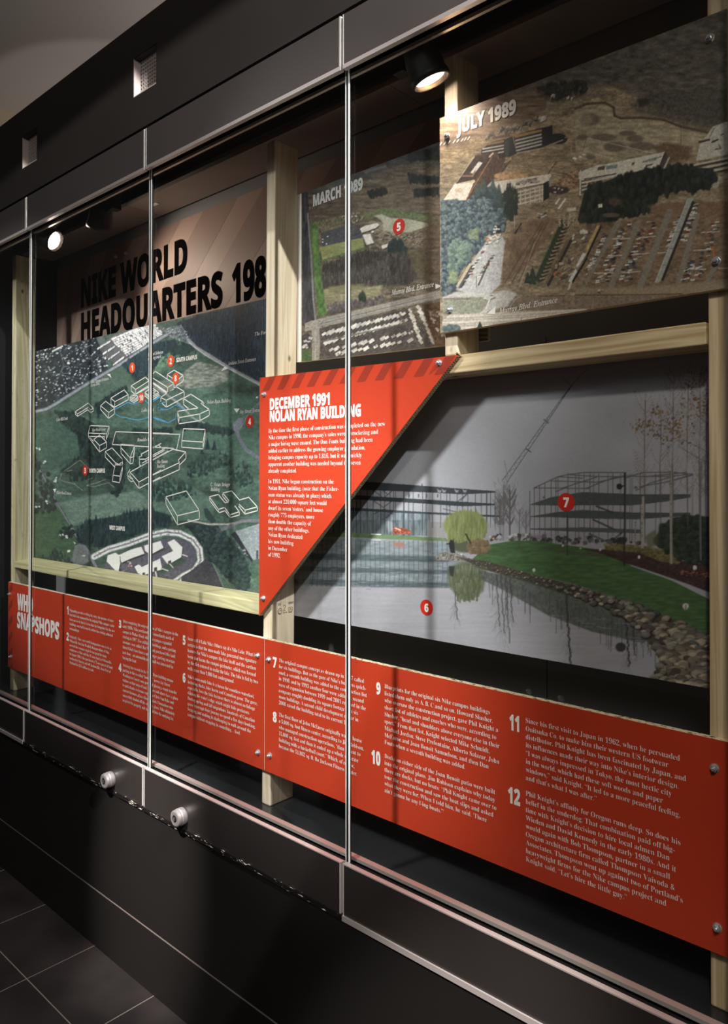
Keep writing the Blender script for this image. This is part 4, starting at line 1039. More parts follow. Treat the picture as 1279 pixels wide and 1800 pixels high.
# ---- March board
def paint_march():
    c = Canvas(500, 200, 800, 650, (108, 96, 80), 2, 5)
    c.crop(500, 200, 3.997); s = 3.997
    c.texture(None, .3, 20, 4); c.texture(None, .18, 3, 2)
    c.poly([(100, 0), (1279, 0), (1279, 360), (900, 330), (480, 470), (100, 560)], (74, 78, 82), .9, soft=12, nz=.3, ns=(14, 4))
    c.poly([(460, 560), (700, 480), (1100, 460), (1100, 700), (700, 640), (480, 650)], (118, 102, 84), .7, soft=8, nz=.3, ns=(14, 3))
    c.poly([(555, 400), (710, 355), (715, 375), (560, 420)], (128, 126, 124), .7, soft=2)
    for p in ([(580, 545), (700, 515), (720, 555), (600, 585)], [(860, 420), (1080, 440), (1080, 490), (880, 480)], [(850, 270), (1080, 230), (1080, 320), (860, 330)], [(900, 530), (1080, 520), (1080, 570), (910, 580)]):
        c.poly(p, (50, 54, 54), .85, soft=2, nz=.4); c.trees(p, 90, 3, 5, (34, 38, 40), (64, 68, 60))
    c.poly([(175, 640), (450, 560), (520, 640), (480, 720), (175, 740)], (92, 78, 66), .7, soft=6, nz=.3, ns=(12, 4))
    for k in range(5): c.line([(480, 640 + k * 12), (800, 640 + k * 18), (1090, 690 + k * 14)], 5, (128, 112, 92), .5)
    for i in range(26): t = c.rng.random(); c.ell((480 + 600 * t, 650 + 60 * t), 14, 4, (52, 50, 44), .8)
    # field west of the road
    c.poly([(175, 760), (560, 680), (600, 720), (420, 760), (240, 800), (235, 1000), (190, 1000)], (104, 104, 74), .9, soft=3, nz=.25)
    c.poly([(180, 770), (230, 770), (250, 1080), (300, 1400), (240, 1430), (200, 1100)], (78, 116, 56), .95, soft=3, nz=.25, ns=(4, 8))
    c.poly([(190, 800), (215, 800), (235, 980), (200, 990)], (112, 146, 76), .7, soft=4)
    c.poly([(225, 790), (380, 750), (380, 780), (260, 830)], (116, 106, 82), .9, nz=.2)
    # campus car park, playing field, lake and buildings
    c.poly([(250, 840), (430, 780), (540, 800), (540, 870), (260, 938)], (78, 78, 84), 1, nz=.12)
    for u, v in ((300, 860), (292, 912), (265, 880), (265, 900)): c.ell((u, v), 8, 5, (220, 220, 216))
    c.houses([(370, 740), (440, 700), (520, 690), (560, 740), (420, 780)], 36, 4, 2.6, [(206, 196, 186), (160, 140, 120), (90, 80, 70)], -.2)
    c.poly([(245, 935), (545, 868), (560, 935), (265, 1030)], (142, 146, 90), 1, nz=.1, ns=(10, 3)); c.line([(262, 1030), (400, 985), (560, 940)], 10, (92, 122, 60), .9)
    c.poly([(560, 700), (700, 660), (900, 690), (1080, 730), (1060, 760), (760, 720), (640, 700), (600, 760)], (108, 124, 80), .9, soft=3, nz=.2)
    c.poly([(625, 715), (680, 702), (740, 730), (850, 735), (1000, 765), (1010, 785), (880, 830), (800, 850), (700, 825), (650, 800), (690, 770), (670, 740)], (178, 176, 152), 1, soft=1, nz=.05)
    c.poly([(650, 800), (740, 830), (900, 830), (1010, 800), (1000, 900), (850, 930), (680, 960), (600, 880)], (120, 106, 88), .9, soft=3, nz=.45, ns=(4, 2))
    c.line([(600, 760), (670, 770), (680, 800), (620, 830), (560, 850), (600, 930)], 22, (150, 138, 116), .7); c.line([(640, 810), (740, 850), (800, 830)], 9, (170, 158, 132), .7); c.ell((700, 890), 45, 26, (138, 124, 104), .7, .3)
    c.houses([(640, 850), (800, 830), (980, 850), (940, 930), (700, 930)], 70, 4, 1.6, [(150, 130, 108), (92, 78, 66), (176, 160, 136)], -.3)
    W = (226, 220, 212)
    for p in ([(527, 805), (560, 785), (650, 765), (662, 780), (640, 800), (540, 835)], [(545, 850), (600, 840), (625, 905), (575, 920)], [(675, 925), (740, 905), (740, 925), (685, 950)], [(607, 820), (622, 818), (625, 832), (610, 834)]):
        c.poly([(x + 5, y + 9) for x, y in p], (70, 62, 56), .7); c.poly(p, W)
    # woods
    c.trees([(735, 900), (820, 890), (850, 960), (800, 1000), (730, 970)], 70, 5, 10, (32, 44, 46), (62, 80, 72))
    wd = [(265, 1060), (560, 960), (760, 970), (860, 970), (930, 1130), (880, 1190), (690, 1200), (560, 1210), (420, 1210), (270, 1230), (255, 1130)]
    c.poly(wd, (76, 70, 64), 1, soft=2, nz=.35, ns=(4, 8)); c.trees(wd, 520, 2.6, 11, (48, 46, 46), (112, 102, 92), True)
    c.poly([(860, 960), (960, 950), (1050, 1100), (1000, 1180), (930, 1130)], (92, 84, 58), .8, soft=5, nz=.2)
    c.poly([(270, 1230), (420, 1200), (600, 1215), (690, 1200), (660, 1300), (420, 1340), (290, 1390)], (142, 132, 100), .95, soft=3, nz=.2, ns=(8, 3))
    c.poly([(300, 1210), (560, 1190), (560, 1225), (310, 1260)], (120, 122, 84), .7, soft=3)
    c.trees([(290, 1340), (500, 1310), (690, 1280), (690, 1310), (320, 1400)], 110, 4, 6, (80, 74, 78), (128, 120, 116)); c.trees([(520, 1270), (560, 1260), (560, 1300), (520, 1310)], 12, 4, 9, (44, 56, 46), (60, 74, 58))
    # dark verge and side road at left
    c.poly([(122, 555), (160, 545), (200, 1100), (220, 1430), (180, 1480), (122, 1490)], (58, 58, 66), 1, soft=1, nz=.3, ns=(3, 12))
    c.line([(160, 700), (185, 1000), (200, 1300), (215, 1440)], 14, (132, 130, 128), .9); c.line([(140, 560), (148, 760)], 12, (84, 82, 88), .8)
    # boulevard and junction
    c.poly([(140, 1470), (230, 1440), (700, 1330), (1110, 1230), (1110, 1290), (760, 1375), (260, 1500), (140, 1530)], (150, 142, 134), 1, nz=.08, ns=(20, 2))
    for o in (0, 16, 34): c.line([(240, 1450 + o), (700, 1340 + o * .9), (1110, 1243 + o)], 3, (198, 190, 180), .6)
    c.line([(240, 1478), (700, 1362), (1000, 1290)], 3, (88, 82, 78), .8)
    c.poly([(180, 1450), (240, 1450), (250, 1560), (240, 1740), (190, 1740), (190, 1560)], (152, 144, 136), 1, nz=.08); c.line([(215, 1520), (215, 1740)], 3, (208, 200, 190), .7)
    for u, v in ((245, 1455), (265, 1460), (275, 1450), (255, 1468), (148, 1508), (160, 1500), (198, 1600), (205, 1660), (225, 1700), (570, 1400)): c.ell((u, v), 7, 4, (70, 66, 70), .9); c.ell((u + 2, v - 2), 3, 2, (214, 210, 206))
    c.poly([(118, 1560), (165, 1530), (185, 1570), (185, 1640), (118, 1660)], (66, 62, 66), 1, nz=.2); c.houses([(118, 1570), (180, 1560), (180, 1640), (118, 1650)], 8, 6, 4, [(206, 200, 196)], -.3); c.poly([(118, 1670), (185, 1650), (190, 1740), (118, 1745)], (74, 98, 58), 1, nz=.2)
    # trailer park, bottom
    c.poly([(240, 1510), (760, 1390), (860, 1370), (1060, 1620), (1060, 1700), (260, 1740)], (88, 80, 78), 1, nz=.2)
    c.rows((275, 1545), (830, 1405), (290, 1605), (850, 1450), 2, 19, 5.4, 10, (232, 224, 216), skip=.02)
    c.rows((330, 1655), (880, 1535), (330, 1690), (880, 1590), 2, 15, 5, 9, (226, 218, 210), skip=.2)
    c.rows((880, 1385), (955, 1600), (940, 1360), (1040, 1600), 2, 9, 5.4, 10, (226, 216, 206), skip=.02)
    for k in range(60): u = c.rng.uniform(260, 1000); v = 1740 - (u - 260) * .16 - c.rng.uniform(20, 250); c.ell((u, v), 9, 6, (66, 84, 52), .7)
    c.line([(250, 1600), (860, 1470)], 12, (112, 104, 100), .8); c.line([(800, 1400), (950, 1640)], 14, (108, 98, 94), .8)
    c.poly([(960, 1340), (1130, 1320), (1130, 1640), (1060, 1640)], (92, 66, 44), .95, soft=3, nz=.3); c.houses([(1010, 1360), (1120, 1360), (1120, 1600), (1060, 1600)], 14, 7, 3, [(190, 170, 160), (150, 124, 104)], .3)
    c.poly([(1000, 700), (1100, 690), (1100, 1230), (1000, 1240), (940, 1000)], (80, 60, 44), .5, soft=10, nz=.35)
    return c
MARCH = thing('photo_board', (-1.3, YP, 1.885), 'dim aerial photo board dated March, between the central and the short upright', 'photo board', 'photograph boards')
_b0, _b1, _t = 1.8905, 1.8735, 2.3885
MB().prism_y([(-1.648, _b0), (-.98, _b1), (-.98, _t), (-1.648, _t)], YP + .0006, YP + .012).build('board', BOARD_W, MARCH)
MB().quad((-1.648, YP, _b0), (-1.6275, YP, _b0), (-1.6275, YP, _t), (-1.648, YP, _t)).build('white_border', WHITE_INK, MARCH)
print_mesh('print', MARCH, paint_march().grade(1.0, .8), YP, ((-1.6275, _b0), (-.98, _b1), (-.98, _t), (-1.6275, _t)), 280, 300)
heading(MARCH, 'heading', 'MARCH 1989', 'heavy', YP, (549.5, 363), (638.5, 331.5), 19.5, GREY_INK, bold=.0016)
caption(MARCH, 'Murray Blvd. Entrance', YP, (688, 519.3), (762.5, 504), 9, bold=.0005)
_m = MB(); _m.quad(*[(at(u, v, YP)[0], YP - .0007, at(u, v, YP)[1]) for u, v in ((765, 499), (765.5, 508), (778, 502.5))]); _m.build('entrance_arrow', GREY_INK, MARCH)
badge(MARCH, 701, 398.4, 13.8, YP, '5', RED_BADGE)

# ---- July board
def paint_july():
    c = Canvas(760, 0, 1290, 600, (150, 128, 100), 2, 9)
    c.texture(None, .2, 26, 6); c.texture(None, .2, 5, 2)
    c.xf = None
    c.poly([(760, 0), (1290, 0), (1290, 230), (1180, 200), (1080, 150), (960, 160), (900, 165), (760, 215)], (86, 80, 76), .8, soft=14, nz=.35, ns=(14, 5))
    c.poly([(765, 205), (880, 165), (960, 150), (960, 200), (880, 230), (765, 260)], (128, 100, 82), .85, soft=8, nz=.3, ns=(24, 3))
    c.crop(760, 140, 4.737)
    c.poly([(860, 60), (1000, 30), (1279, 40), (1279, 140), (1000, 190), (880, 140)], (72, 68, 58), .8, soft=8, nz=.4); c.trees([(860, 60), (1000, 20), (1279, 10), (1279, 100), (980, 160)], 120, 5, 6, (44, 44, 40), (86, 84, 68))
    c.line([(985, 130), (960, 220), (870, 320), (830, 370)], 9, (160, 140, 112), .7); c.line([(1000, 230), (1180, 160), (1279, 140)], 7, (140, 128, 100), .6)
    c.houses([(430, 460), (640, 380), (900, 300), (920, 330), (700, 420), (450, 500)], 70, 6, 2.2, [(66, 60, 60), (172, 164, 150), (110, 98, 88)], -.5); c.houses([(980, 110), (1010, 105), (1010, 135), (980, 140)], 5, 4, 5, [(206, 200, 190)], .1); c.houses([(880, 310), (935, 310), (930, 340), (890, 345)], 7, 7, 4, [(214, 206, 196)], 0); c.houses([(1120, 140), (1180, 130), (1180, 155), (1120, 160)], 10, 4, 2.5, [(196, 190, 178)], 0)
    # vehicles row, left
    c.poly([(150, 480), (310, 470), (300, 540), (65, 560), (60, 530)], (112, 92, 82), .8, soft=3)
    for i, u in enumerate((70, 105, 140, 182, 213, 250, 275, 303)):
        v = 540 - i * 7; c.line([(u - 8, v + 8), (u + 6, v - 16)], 12, (60, 52, 54), .8); c.line([(u - 12, v + 4), (u + 3, v - 18)], 9, (226, 216, 208))
    for i in range(90): u = c.rng.uniform(60, 560); v = c.rng.uniform(550, 760); c.ell((u, v), c.rng.uniform(4, 26), 3, (118, 96, 76) if c.rng.random() < .6 else (186, 164, 134), .5, .5)
    # back buildings
    D = (52, 48, 52)
    c.poly([(405, 580), (480, 520), (600, 490), (610, 640), (560, 690), (540, 620), (400, 625)], D, 1, nz=.1)
    c.poly([(440, 530), (590, 500), (590, 520), (450, 545)], (150, 112, 70)); 
    for y in (545, 570, 598): c.line([(415, y + 30), (590, y)], 10, (196, 190, 186))
    c.poly([(590, 500), (660, 470), (700, 610), (640, 640), (590, 640)], (40, 44, 48)); c.poly([(600, 510), (630, 500), (632, 630), (600, 640)], (54, 66, 64))
    c.poly([(670, 460), (920, 395), (995, 380), (1000, 540), (900, 570), (700, 610)], D, 1)
    c.poly([(668, 462), (910, 410), (950, 400), (950, 418), (690, 482)], (176, 128, 72)); c.poly([(480, 478), (640, 450), (640, 470), (500, 495)], (110, 74, 62))
    for i, y in enumerate((500, 528, 556, 583)): c.line([(690 + i * 2, y + 5), (905, y - 47)], 13, (186, 182, 180))
    c.poly([(905, 410), (990, 375), (1000, 535), (910, 560)], (40, 42, 48)); c.ell((1040, 490), 75, 42, (40, 42, 46), .95, .15); c.line([(960, 540), (1100, 500)], 10, (96, 84, 70), .7)
    c.line([(700, 610), (910, 568), (1080, 500)], 9, (196, 178, 150), .8)
    # left building (seen from above)
    c.poly([(350, 630), (500, 605), (545, 600), (540, 660), (600, 640), (610, 700), (500, 830), (400, 960), (270, 1000)], (92, 66, 56), 1, nz=.25)
    c.poly([(350, 640), (500, 608), (470, 680), (340, 820), (290, 880), (190, 860)], (74, 58, 56), 1, nz=.15); c.poly([(380, 680), (415, 690), (345, 780), (310, 775)], (206, 196, 190)); c.line([(470, 640), (500, 610)], 14, (200, 180, 164)); c.line([(200, 850), (345, 640)], 5, (190, 170, 150))
    c.line([(250, 800), (330, 800), (350, 760)], 14, (150, 110, 84), .9); c.line([(180, 880), (340, 845)], 26, (204, 170, 130)); c.poly([(180, 870), (340, 850), (330, 880), (275, 1000), (85, 1010)], (226, 206, 192)); c.ell((215, 920), 30, 18, (196, 168, 140), .8, .3); c.line([(190, 860), (85, 1010)], 5, (240, 226, 214)); c.line([(490, 640), (280, 990)], 7, (176, 124, 84), .9)
    c.poly([(590, 690), (650, 645), (670, 650), (560, 800), (540, 780)], (112, 86, 70), .9); c.line([(660, 650), (570, 770)], 4, (50, 44, 42)); c.poly([(585, 690), (650, 640), (660, 660), (610, 690)], (170, 140, 110))
    # sand mound and middle building
    c.ell((650, 800), 135, 34, (206, 152, 108), 1, .1); c.texture([(510, 830), (560, 780), (700, 765), (790, 800), (700, 830)], .2, 4, 2)
    c.poly([(445, 890), (480, 855), (990, 782), (990, 830), (975, 960), (920, 960), (920, 870), (700, 910), (660, 990), (560, 950), (470, 950)], (70, 62, 58), 1)
    c.poly([(445, 890), (480, 852), (985, 782), (980, 830), (920, 862), (700, 905), (560, 950), (470, 950)], (226, 212, 198)); c.poly([(700, 850), (870, 810), (870, 840), (700, 870)], (164, 150, 140)); c.houses([(600, 860), (880, 815), (880, 845), (620, 885)], 16, 6, 2.2, [(110, 98, 92), (190, 176, 166)], -.15)
    for y in (935, 965, 1000, 1035): c.line([(690, y + 5), (915, y - 50)], 12, (214, 202, 192))
    for x in (690, 730, 770, 810, 850, 890, 912): c.line([(x, 925 - (x - 690) * .2), (x, 1045 - (x - 690) * .15)], 8, (206, 194, 184))
    c.poly([(920, 860), (960, 840), (970, 980), (920, 1010)], (38, 42, 44)); c.poly([(965, 830), (990, 790), (990, 950), (970, 960)], (150, 140, 132))
    c.ell((1040, 915), 80, 32, (50, 44, 42), .9, .3); c.houses([(1000, 900), (1080, 900), (1080, 940), (1000, 940)], 10, 4, 3, [(190, 184, 176), (110, 60, 50)], 0)
    # rubble, trenches and roads on the right of the crop
    c.poly([(1080, 780), (1279, 740), (1279, 900), (1150, 900), (1000, 880), (1050, 820)], (150, 112, 84), .9, soft=3, nz=.5, ns=(4, 2))
    c.line([(1030, 680), (960, 780)], 8, (70, 58, 48), .8); c.poly([(1160, 650), (1180, 640), (1200, 655), (1180, 670)], (226, 222, 216)); c.poly([(1205, 640), (1225, 630), (1245, 640), (1225, 652)], (226, 222, 216)); c.poly([(1235, 620), (1260, 610), (1279, 618), (1260, 632)], (226, 222, 216))
    for p in ([(1060, 400), (1150, 480), (1150, 620)], [(1100, 480), (1180, 460), (1210, 640)], [(1180, 420), (1100, 330), (1190, 290), (1279, 280)]): c.line(p, 12, (172, 150, 116), .7)
    for i in range(40): u = c.rng.uniform(700, 1279); v = c.rng.uniform(560, 780); c.ell((u, v), c.rng.uniform(8, 40), c.rng.uniform(3, 8), (116, 92, 68) if c.rng.random() < .5 else (172, 150, 116), .45, .6)
    # pale graded ground top right, dark bank
    c.crop(1010, 140, 4.755)
    c.poly([(0, 240), (100, 190), (260, 180), (330, 260), (420, 310), (560, 320), (740, 340), (900, 400), (1040, 440), (1100, 470), (1000, 620), (760, 600), (300, 690), (0, 600)], (176, 160, 130), .75, soft=8, nz=.2, ns=(16, 4))
    c.line([(0, 240), (100, 200), (250, 190), (320, 230), (330, 300), (380, 320), (560, 315), (740, 335), (880, 390), (1110, 440)], 22, (92, 70, 56), .85); c.line([(440, 220), (500, 270), (740, 320), (1110, 415)], 10, (150, 134, 108), .6)
    c.poly([(450, 190), (740, 120), (1279, 60), (1279, 340), (1130, 420), (880, 380), (740, 320), (500, 270)], (82, 76, 70), .7, soft=10, nz=.3); c.poly([(510, 160), (600, 150), (620, 200), (540, 230)], (50, 50, 48), .8, soft=4)
    for u, v, a, b in ((120, 330, 70, 45), (440, 445, 60, 18), (500, 490, 60, 25), (240, 480, 90, 25), (330, 560, 80, 35), (560, 555, 90, 30), (130, 645, 34, 14), (60, 480, 40, 20)): c.ell((u, v), a, b, (108, 92, 80), .8, .4)
    c.ell((40, 330), 90, 50, (184, 166, 134), .5, .5); c.poly([(640, 560), (760, 520), (980, 560), (960, 660), (780, 690), (700, 620)], (112, 84, 60), .85, soft=6, nz=.25)
    c.line([(100, 485), (650, 612)], 5, (200, 192, 176)); c.line([(75, 590), (360, 672)], 5, (200, 192, 176)); c.line([(885, 400), (885, 620)], 5, (110, 92, 76), .8); c.line([(60, 600), (100, 480)], 4, (120, 100, 84))
    # long building, right
    c.poly([(30, 760), (190, 720), (750, 600), (790, 650), (760, 740), (700, 745), (300, 800), (90, 850), (110, 930), (30, 960)], (84, 76, 68), 1)
    c.poly([(30, 770), (190, 712), (250, 705), (750, 600), (720, 690), (690, 730), (340, 800), (60, 840), (30, 830)], (212, 204, 190), 1, nz=.05)
    c.poly([(255, 720), (355, 705), (350, 735), (260, 750)], (126, 146, 140)); c.poly([(560, 680), (680, 645), (680, 670), (560, 695)], (126, 146, 140)); c.poly([(190, 730), (250, 715), (245, 752), (185, 755)], (92, 84, 76)); c.poly([(480, 690), (500, 686), (490, 710), (470, 714)], (92, 84, 76)); c.poly([(590, 710), (650, 700), (640, 715), (590, 722)], (92, 84, 76)); c.line([(660, 660), (720, 640)], 8, (120, 110, 100))
    for y, x1 in ((860, 340), (890, 150), (920, 110)): c.line([(60, y), (x1, y - (x1 - 60) * .2)], 15, (206, 198, 184))
    c.line([(45, 760), (40, 960)], 14, (206, 198, 184)); c.line([(700, 740), (750, 610)], 12, (70, 62, 56)); c.line([(745, 735), (785, 650)], 14, (190, 182, 168)); c.line([(80, 830), (340, 785)], 10, (60, 54, 50))
    c.poly([(1010, 680), (1040, 540), (1150, 390), (1279, 345), (1290, 345), (1290, 620), (1100, 660)], (196, 190, 178), 1, nz=.08); c.poly([(1150, 410), (1175, 390), (1130, 480), (1115, 490)], (150, 144, 134)); c.line([(1040, 520), (1120, 500)], 18, (70, 64, 58)); c.line([(1145, 520), (1190, 500)], 16, (70, 64, 58)); c.line([(1170, 580), (1215, 575), (1200, 540)], 10, (84, 78, 70)); c.line([(1220, 460), (1240, 450)], 8, (84, 78, 70))
    for y in (690, 730, 770): c.line([(1000, y + 20), (1290, y - 40)], 14, (196, 190, 176)); c.line([(1000, y + 38), (1290, y - 22)], 16, (60, 56, 54))
    c.line([(1200, 830), (1290, 800)], 30, (168, 160, 144)); c.ell((1170, 850), 30, 50, (176, 168, 152), .8, .3)
    # dark conifers in front of the long building
    wd = [(110, 900), (330, 820), (600, 740), (760, 740), (830, 700), (1000, 730), (1150, 740), (1190, 830), (1120, 900), (930, 920), (700, 960), (640, 1100), (480, 1130), (300, 1180), (60, 1220), (20, 1170), (70, 960)]
    c.poly(wd, (46, 50, 48), 1, soft=2, nz=.35, ns=(5, 8)); c.trees(wd, 360, 7, 14, (30, 34, 34), (64, 72, 62))
    c.poly([(190, 1040), (225, 1035), (228, 1065), (195, 1068)], (220, 216, 206)); c.ell((300, 1130), 60, 16, (124, 104, 80), .7, .4); c.ell((330, 1020), 40, 26, (116, 84, 64), .6, .5)
    # lower half: car park
    c.crop(1010, 340, 4.755)
    c.poly([(0, 260), (360, 230), (620, 180), (640, 90), (1290, 60), (1290, 760), (880, 850), (0, 850)], (126, 98, 76), .85, soft=4, nz=.25, ns=(8, 3))
    c.poly([(600, 100), (900, 60), (1290, 90), (1290, 180), (700, 180)], (134, 100, 74), .8, soft=5)
    for (x0, y0, x1, y1, w) in ((360, 240, 60, 780, 42), (520, 250, 300, 780, 44), (790, 150, 540, 780, 52), (1020, 180, 860, 750, 44), (1190, 560, 1090, 760, 40)): c.line([(x0, y0), (x1, y1)], w, (134, 124, 114), .9)
    cars = [(222, 222, 222), (240, 238, 236), (150, 60, 50), (60, 72, 96), (50, 48, 50), (176, 170, 160), (96, 84, 70), (200, 196, 186)]
    for (x0, y0, x1, y1, w) in ((440, 240, 190, 760, 60), (250, 340, 60, 740, 34), (650, 230, 430, 740, 70), (560, 300, 380, 740, 40), (380, 340, 260, 740, 40), (1010, 80, 900, 400, 40), (1180, 240, 1000, 740, 60), (870, 200, 760, 500, 40), (980, 560, 920, 730, 50)):
        n = 34
        for i in range(n):
            t = (i + c.rng.uniform(-.3, .3)) / n; u = x0 + (x1 - x0) * t + c.rng.uniform(-.5, .5) * w; v = y0 + (y1 - y0) * t
            col = cars[int(c.rng.integers(0, len(cars)))]
            c.ell((u + 4, v + 5), 17, 6, (52, 42, 38), .7); c.line([(u - 12, v + 2), (u + 12, v - 1)], 11, col, .95); c.line([(u - 3, v - 4), (u + 7, v - 5)], 6, [q * .6 for q in col], .8)
    for pts in ([(310, 378), (455, 374)], [(530, 370), (670, 355)], [(470, 510), (620, 498)], [(160, 665), (320, 660)], [(400, 660), (545, 650)], [(300, 520), (390, 515)], [(1050, 325), (1205, 315)], [(990, 475), (1150, 465)], [(940, 630), (1090, 632)], [(690, 495), (760, 490)], [(1200, 625), (1290, 622)], [(880, 345), (950, 335)]): c.line(pts, 7, (206, 196, 180))
    c.poly([(1120, 440), (1165, 440), (1165, 520), (1150, 530), (1150, 470)], (190, 104, 40))
    c.poly([(940, 40), (990, 30), (990, 60), (720, 720), (690, 750), (665, 740)], (156, 156, 156), 1); c.line([(985, 70), (730, 720)], 22, (44, 38, 38), .9); c.line([(940, 45), (670, 735)], 5, (190, 190, 190))
    for t in (.2, .4, .6, .8): c.line([(950 - 270 * t, 40 + 690 * t), (985 - 270 * t, 50 + 690 * t)], 5, (100, 100, 100))
    c.poly([(185, 260), (205, 265), (90, 510), (70, 490)], (196, 160, 92)); c.poly([(70, 500), (95, 500), (10, 660), (-40, 740), (-60, 720)], (206, 204, 204)); c.line([(215, 275), (20, 690)], 14, (40, 36, 38))
    c.poly([(0, 790), (600, 780), (1290, 720), (1290, 800), (900, 840), (500, 845), (0, 840)], (156, 136, 108), .8, soft=5); c.line([(0, 848), (500, 845), (900, 838)], 9, (92, 66, 52), .9); c.poly([(0, 860), (880, 845), (760, 890), (0, 1000)], (128, 108, 92), .9, soft=3, nz=.15)
    c.line([(150, 870), (140, 960)], 10, (160, 140, 116), .6); c.houses([(160, 800), (230, 800), (230, 830), (170, 830)], 9, 4, 2, [(70, 60, 52), (190, 180, 160)], .4)
    # middle part: graded lots, hedge
    c.crop(760, 340, 4.737)
    c.poly([(560, 480), (700, 250), (870, 210), (975, 205), (1050, 230), (760, 620), (580, 770)], (136, 104, 80), .9, soft=4, nz=.2, ns=(6, 10))
    for d in (0, 60, 110): c.line([(900 + d * .4, 250), (600 + d, 740)], 9, (98, 76, 58), .7)
    c.line([(850, 400), (720, 780)], 4, (206, 192, 168), .8); c.line([(690, 330), (780, 325), (800, 340)], 6, (168, 140, 112), .8); c.line([(700, 300), (680, 330)], 9, (52, 44, 42)); c.line([(735, 245), (690, 330)], 9, (60, 50, 46))
    c.poly([(1100, 280), (1279, 240), (1279, 760), (940, 770), (930, 700)], (138, 116, 92), .85, soft=4, nz=.3, ns=(5, 3))
    c.line([(1130, 400), (960, 740)], 44, (112, 92, 76), .8); c.line([(1155, 380), (960, 760)], 22, (58, 50, 46), .9)
    for i in range(15):
        t = i / 14; u, v = 1080 - 210 * t, 245 + 460 * t; c.ell((u + 34, v + 16), 34, 7, (48, 46, 42), .9, .2, -.35)
        c.poly([(u - 26, v + 22), (u, v - 40), (u + 24, v + 22)], (48, 62, 46)); c.ell((u - 6, v), 16, 22, (66, 82, 56), .6, .4)
    for u, v, h in ((790, 700, 90), (830, 660, 95), (830, 720, 70)): c.poly([(u - 30, v + h * .5), (u, v - h * .6), (u + 30, v + h * .5)], (44, 56, 48)); c.ell((u, v), 18, 30, (62, 78, 58), .6, .4)
    c.houses([(1180, 300), (1279, 300), (1279, 420), (1160, 400)], 16, 7, 4, [(214, 210, 200), (120, 104, 84)], -.3); c.houses([(1020, 560), (1160, 540), (1200, 700), (980, 760)], 26, 7, 4, [(90, 84, 84), (176, 150, 120), (190, 184, 176), (196, 110, 70)], -.5)
    c.poly([(1250, 490), (1279, 500), (1210, 610), (1190, 600)], (206, 206, 208)); c.poly([(1190, 620), (1200, 650), (1150, 740), (1125, 730)], (206, 206, 208)); c.line([(1279, 540), (1160, 740)], 16, (44, 40, 40)); c.line([(1130, 790), (1150, 740)], 20, (210, 190, 172))
    for u, v in ((1040, 1000 - 940), (1090, 60), (1120, 45)): pass
    c.poly([(1015, 85), (1050, 35), (1060, 40), (1030, 90)], (222, 218, 212)); c.poly([(1035, 125), (1100, 35), (1112, 42), (1050, 130)], (222, 218, 212)); c.poly([(1120, 120), (1190, 112), (1190, 140), (1120, 148)], (206, 198, 176)); c.houses([(870, 160), (940, 150), (940, 190), (880, 200)], 12, 6, 3, [(214, 208, 198), (90, 80, 74)], -.2); c.rows((1060, 190), (1180, 180), (1050, 260), (1170, 260), 5, 4, 6, 2.4, (190, 172, 146))
    # trees, lower left
    t1 = [(65, 60), (130, 50), (290, 60), (360, 0), (470, -60), (560, -20), (620, 150), (600, 300), (480, 340), (420, 420), (330, 520), (200, 700), (190, 810), (80, 850), (68, 400)]
    c.poly(t1, (86, 102, 114), 1, soft=2, nz=.35, ns=(6, 6)); c.trees(t1, 760, 6, 6.5, (52, 66, 82), (146, 164, 164))
    c.trees([(130, 420), (200, 380), (320, 420), (310, 520), (190, 640), (140, 620)], 130, 6, 6, (92, 116, 110), (166, 184, 164)); c.trees([(140, 640), (190, 640), (200, 730), (140, 740)], 40, 5, 5, (122, 140, 104), (172, 184, 140)); c.trees([(300, 300), (370, 290), (370, 370), (310, 370)], 34, 5, 5, (112, 130, 106), (156, 168, 132))
    for u, v, h in ((380, -30, 150), (430, -60, 170), (500, -50, 190), (550, 10, 220), (650, 60, 240), (620, 100, 200)): c.poly([(u - h * .25, v + h * .5), (u, v - h * .45), (u + h * .25, v + h * .5)], (52, 68, 70), .8); c.ell((u - 10, v), h * .12, h * .3, (88, 108, 106), .4, .5)
    c.trees([(590, 0), (640, -60), (700, -20), (710, 160), (640, 220), (590, 160)], 90, 6, 16, (40, 48, 46), (70, 80, 66), True)
    # road with parked cars, bottom left
    c.poly([(190, 800), (330, 560), (480, 350), (560, 330), (600, 400), (560, 760), (480, 830), (300, 830)], (190, 186, 190), 1, soft=2, nz=.08)
    c.poly([(200, 780), (300, 600), (345, 590), (350, 620), (225, 790)], (96, 84, 84)); c.line([(310, 590), (205, 770)], 22, (206, 184, 160)); c.line([(345, 600), (235, 780)], 12, (48, 48, 56))
    for (x0, y0, x1, y1) in ((480, 380, 240, 780), (470, 560, 380, 700), (500, 520, 420, 660)):
        for i in range(20):
            t = (i + c.rng.uniform(-.3, .3)) / 20; c.line([(x0 + (x1 - x0) * t - 9, y0 + (y1 - y0) * t), (x0 + (x1 - x0) * t + 9, y0 + (y1 - y0) * t - 5)], 10, cars[int(c.rng.integers(0, len(cars)))], .9)
    c.houses([(440, 360), (560, 340), (540, 400), (450, 410)], 20, 6, 4, [(226, 200, 176), (190, 120, 90), (236, 232, 228)], -.5); c.ell((325, 668), 10, 8, (196, 60, 50)); c.line([(470, 560), (380, 760)], 14, (70, 62, 62), .8); c.houses([(510, 270), (560, 270), (570, 320), (510, 330)], 12, 6, 4, [(230, 226, 220), (60, 56, 60)], .2)
    c.line([(362, 690), (362, 780)], 5, (84, 80, 84)); c.line([(680, 190), (680, 280)], 5, (200, 190, 180))
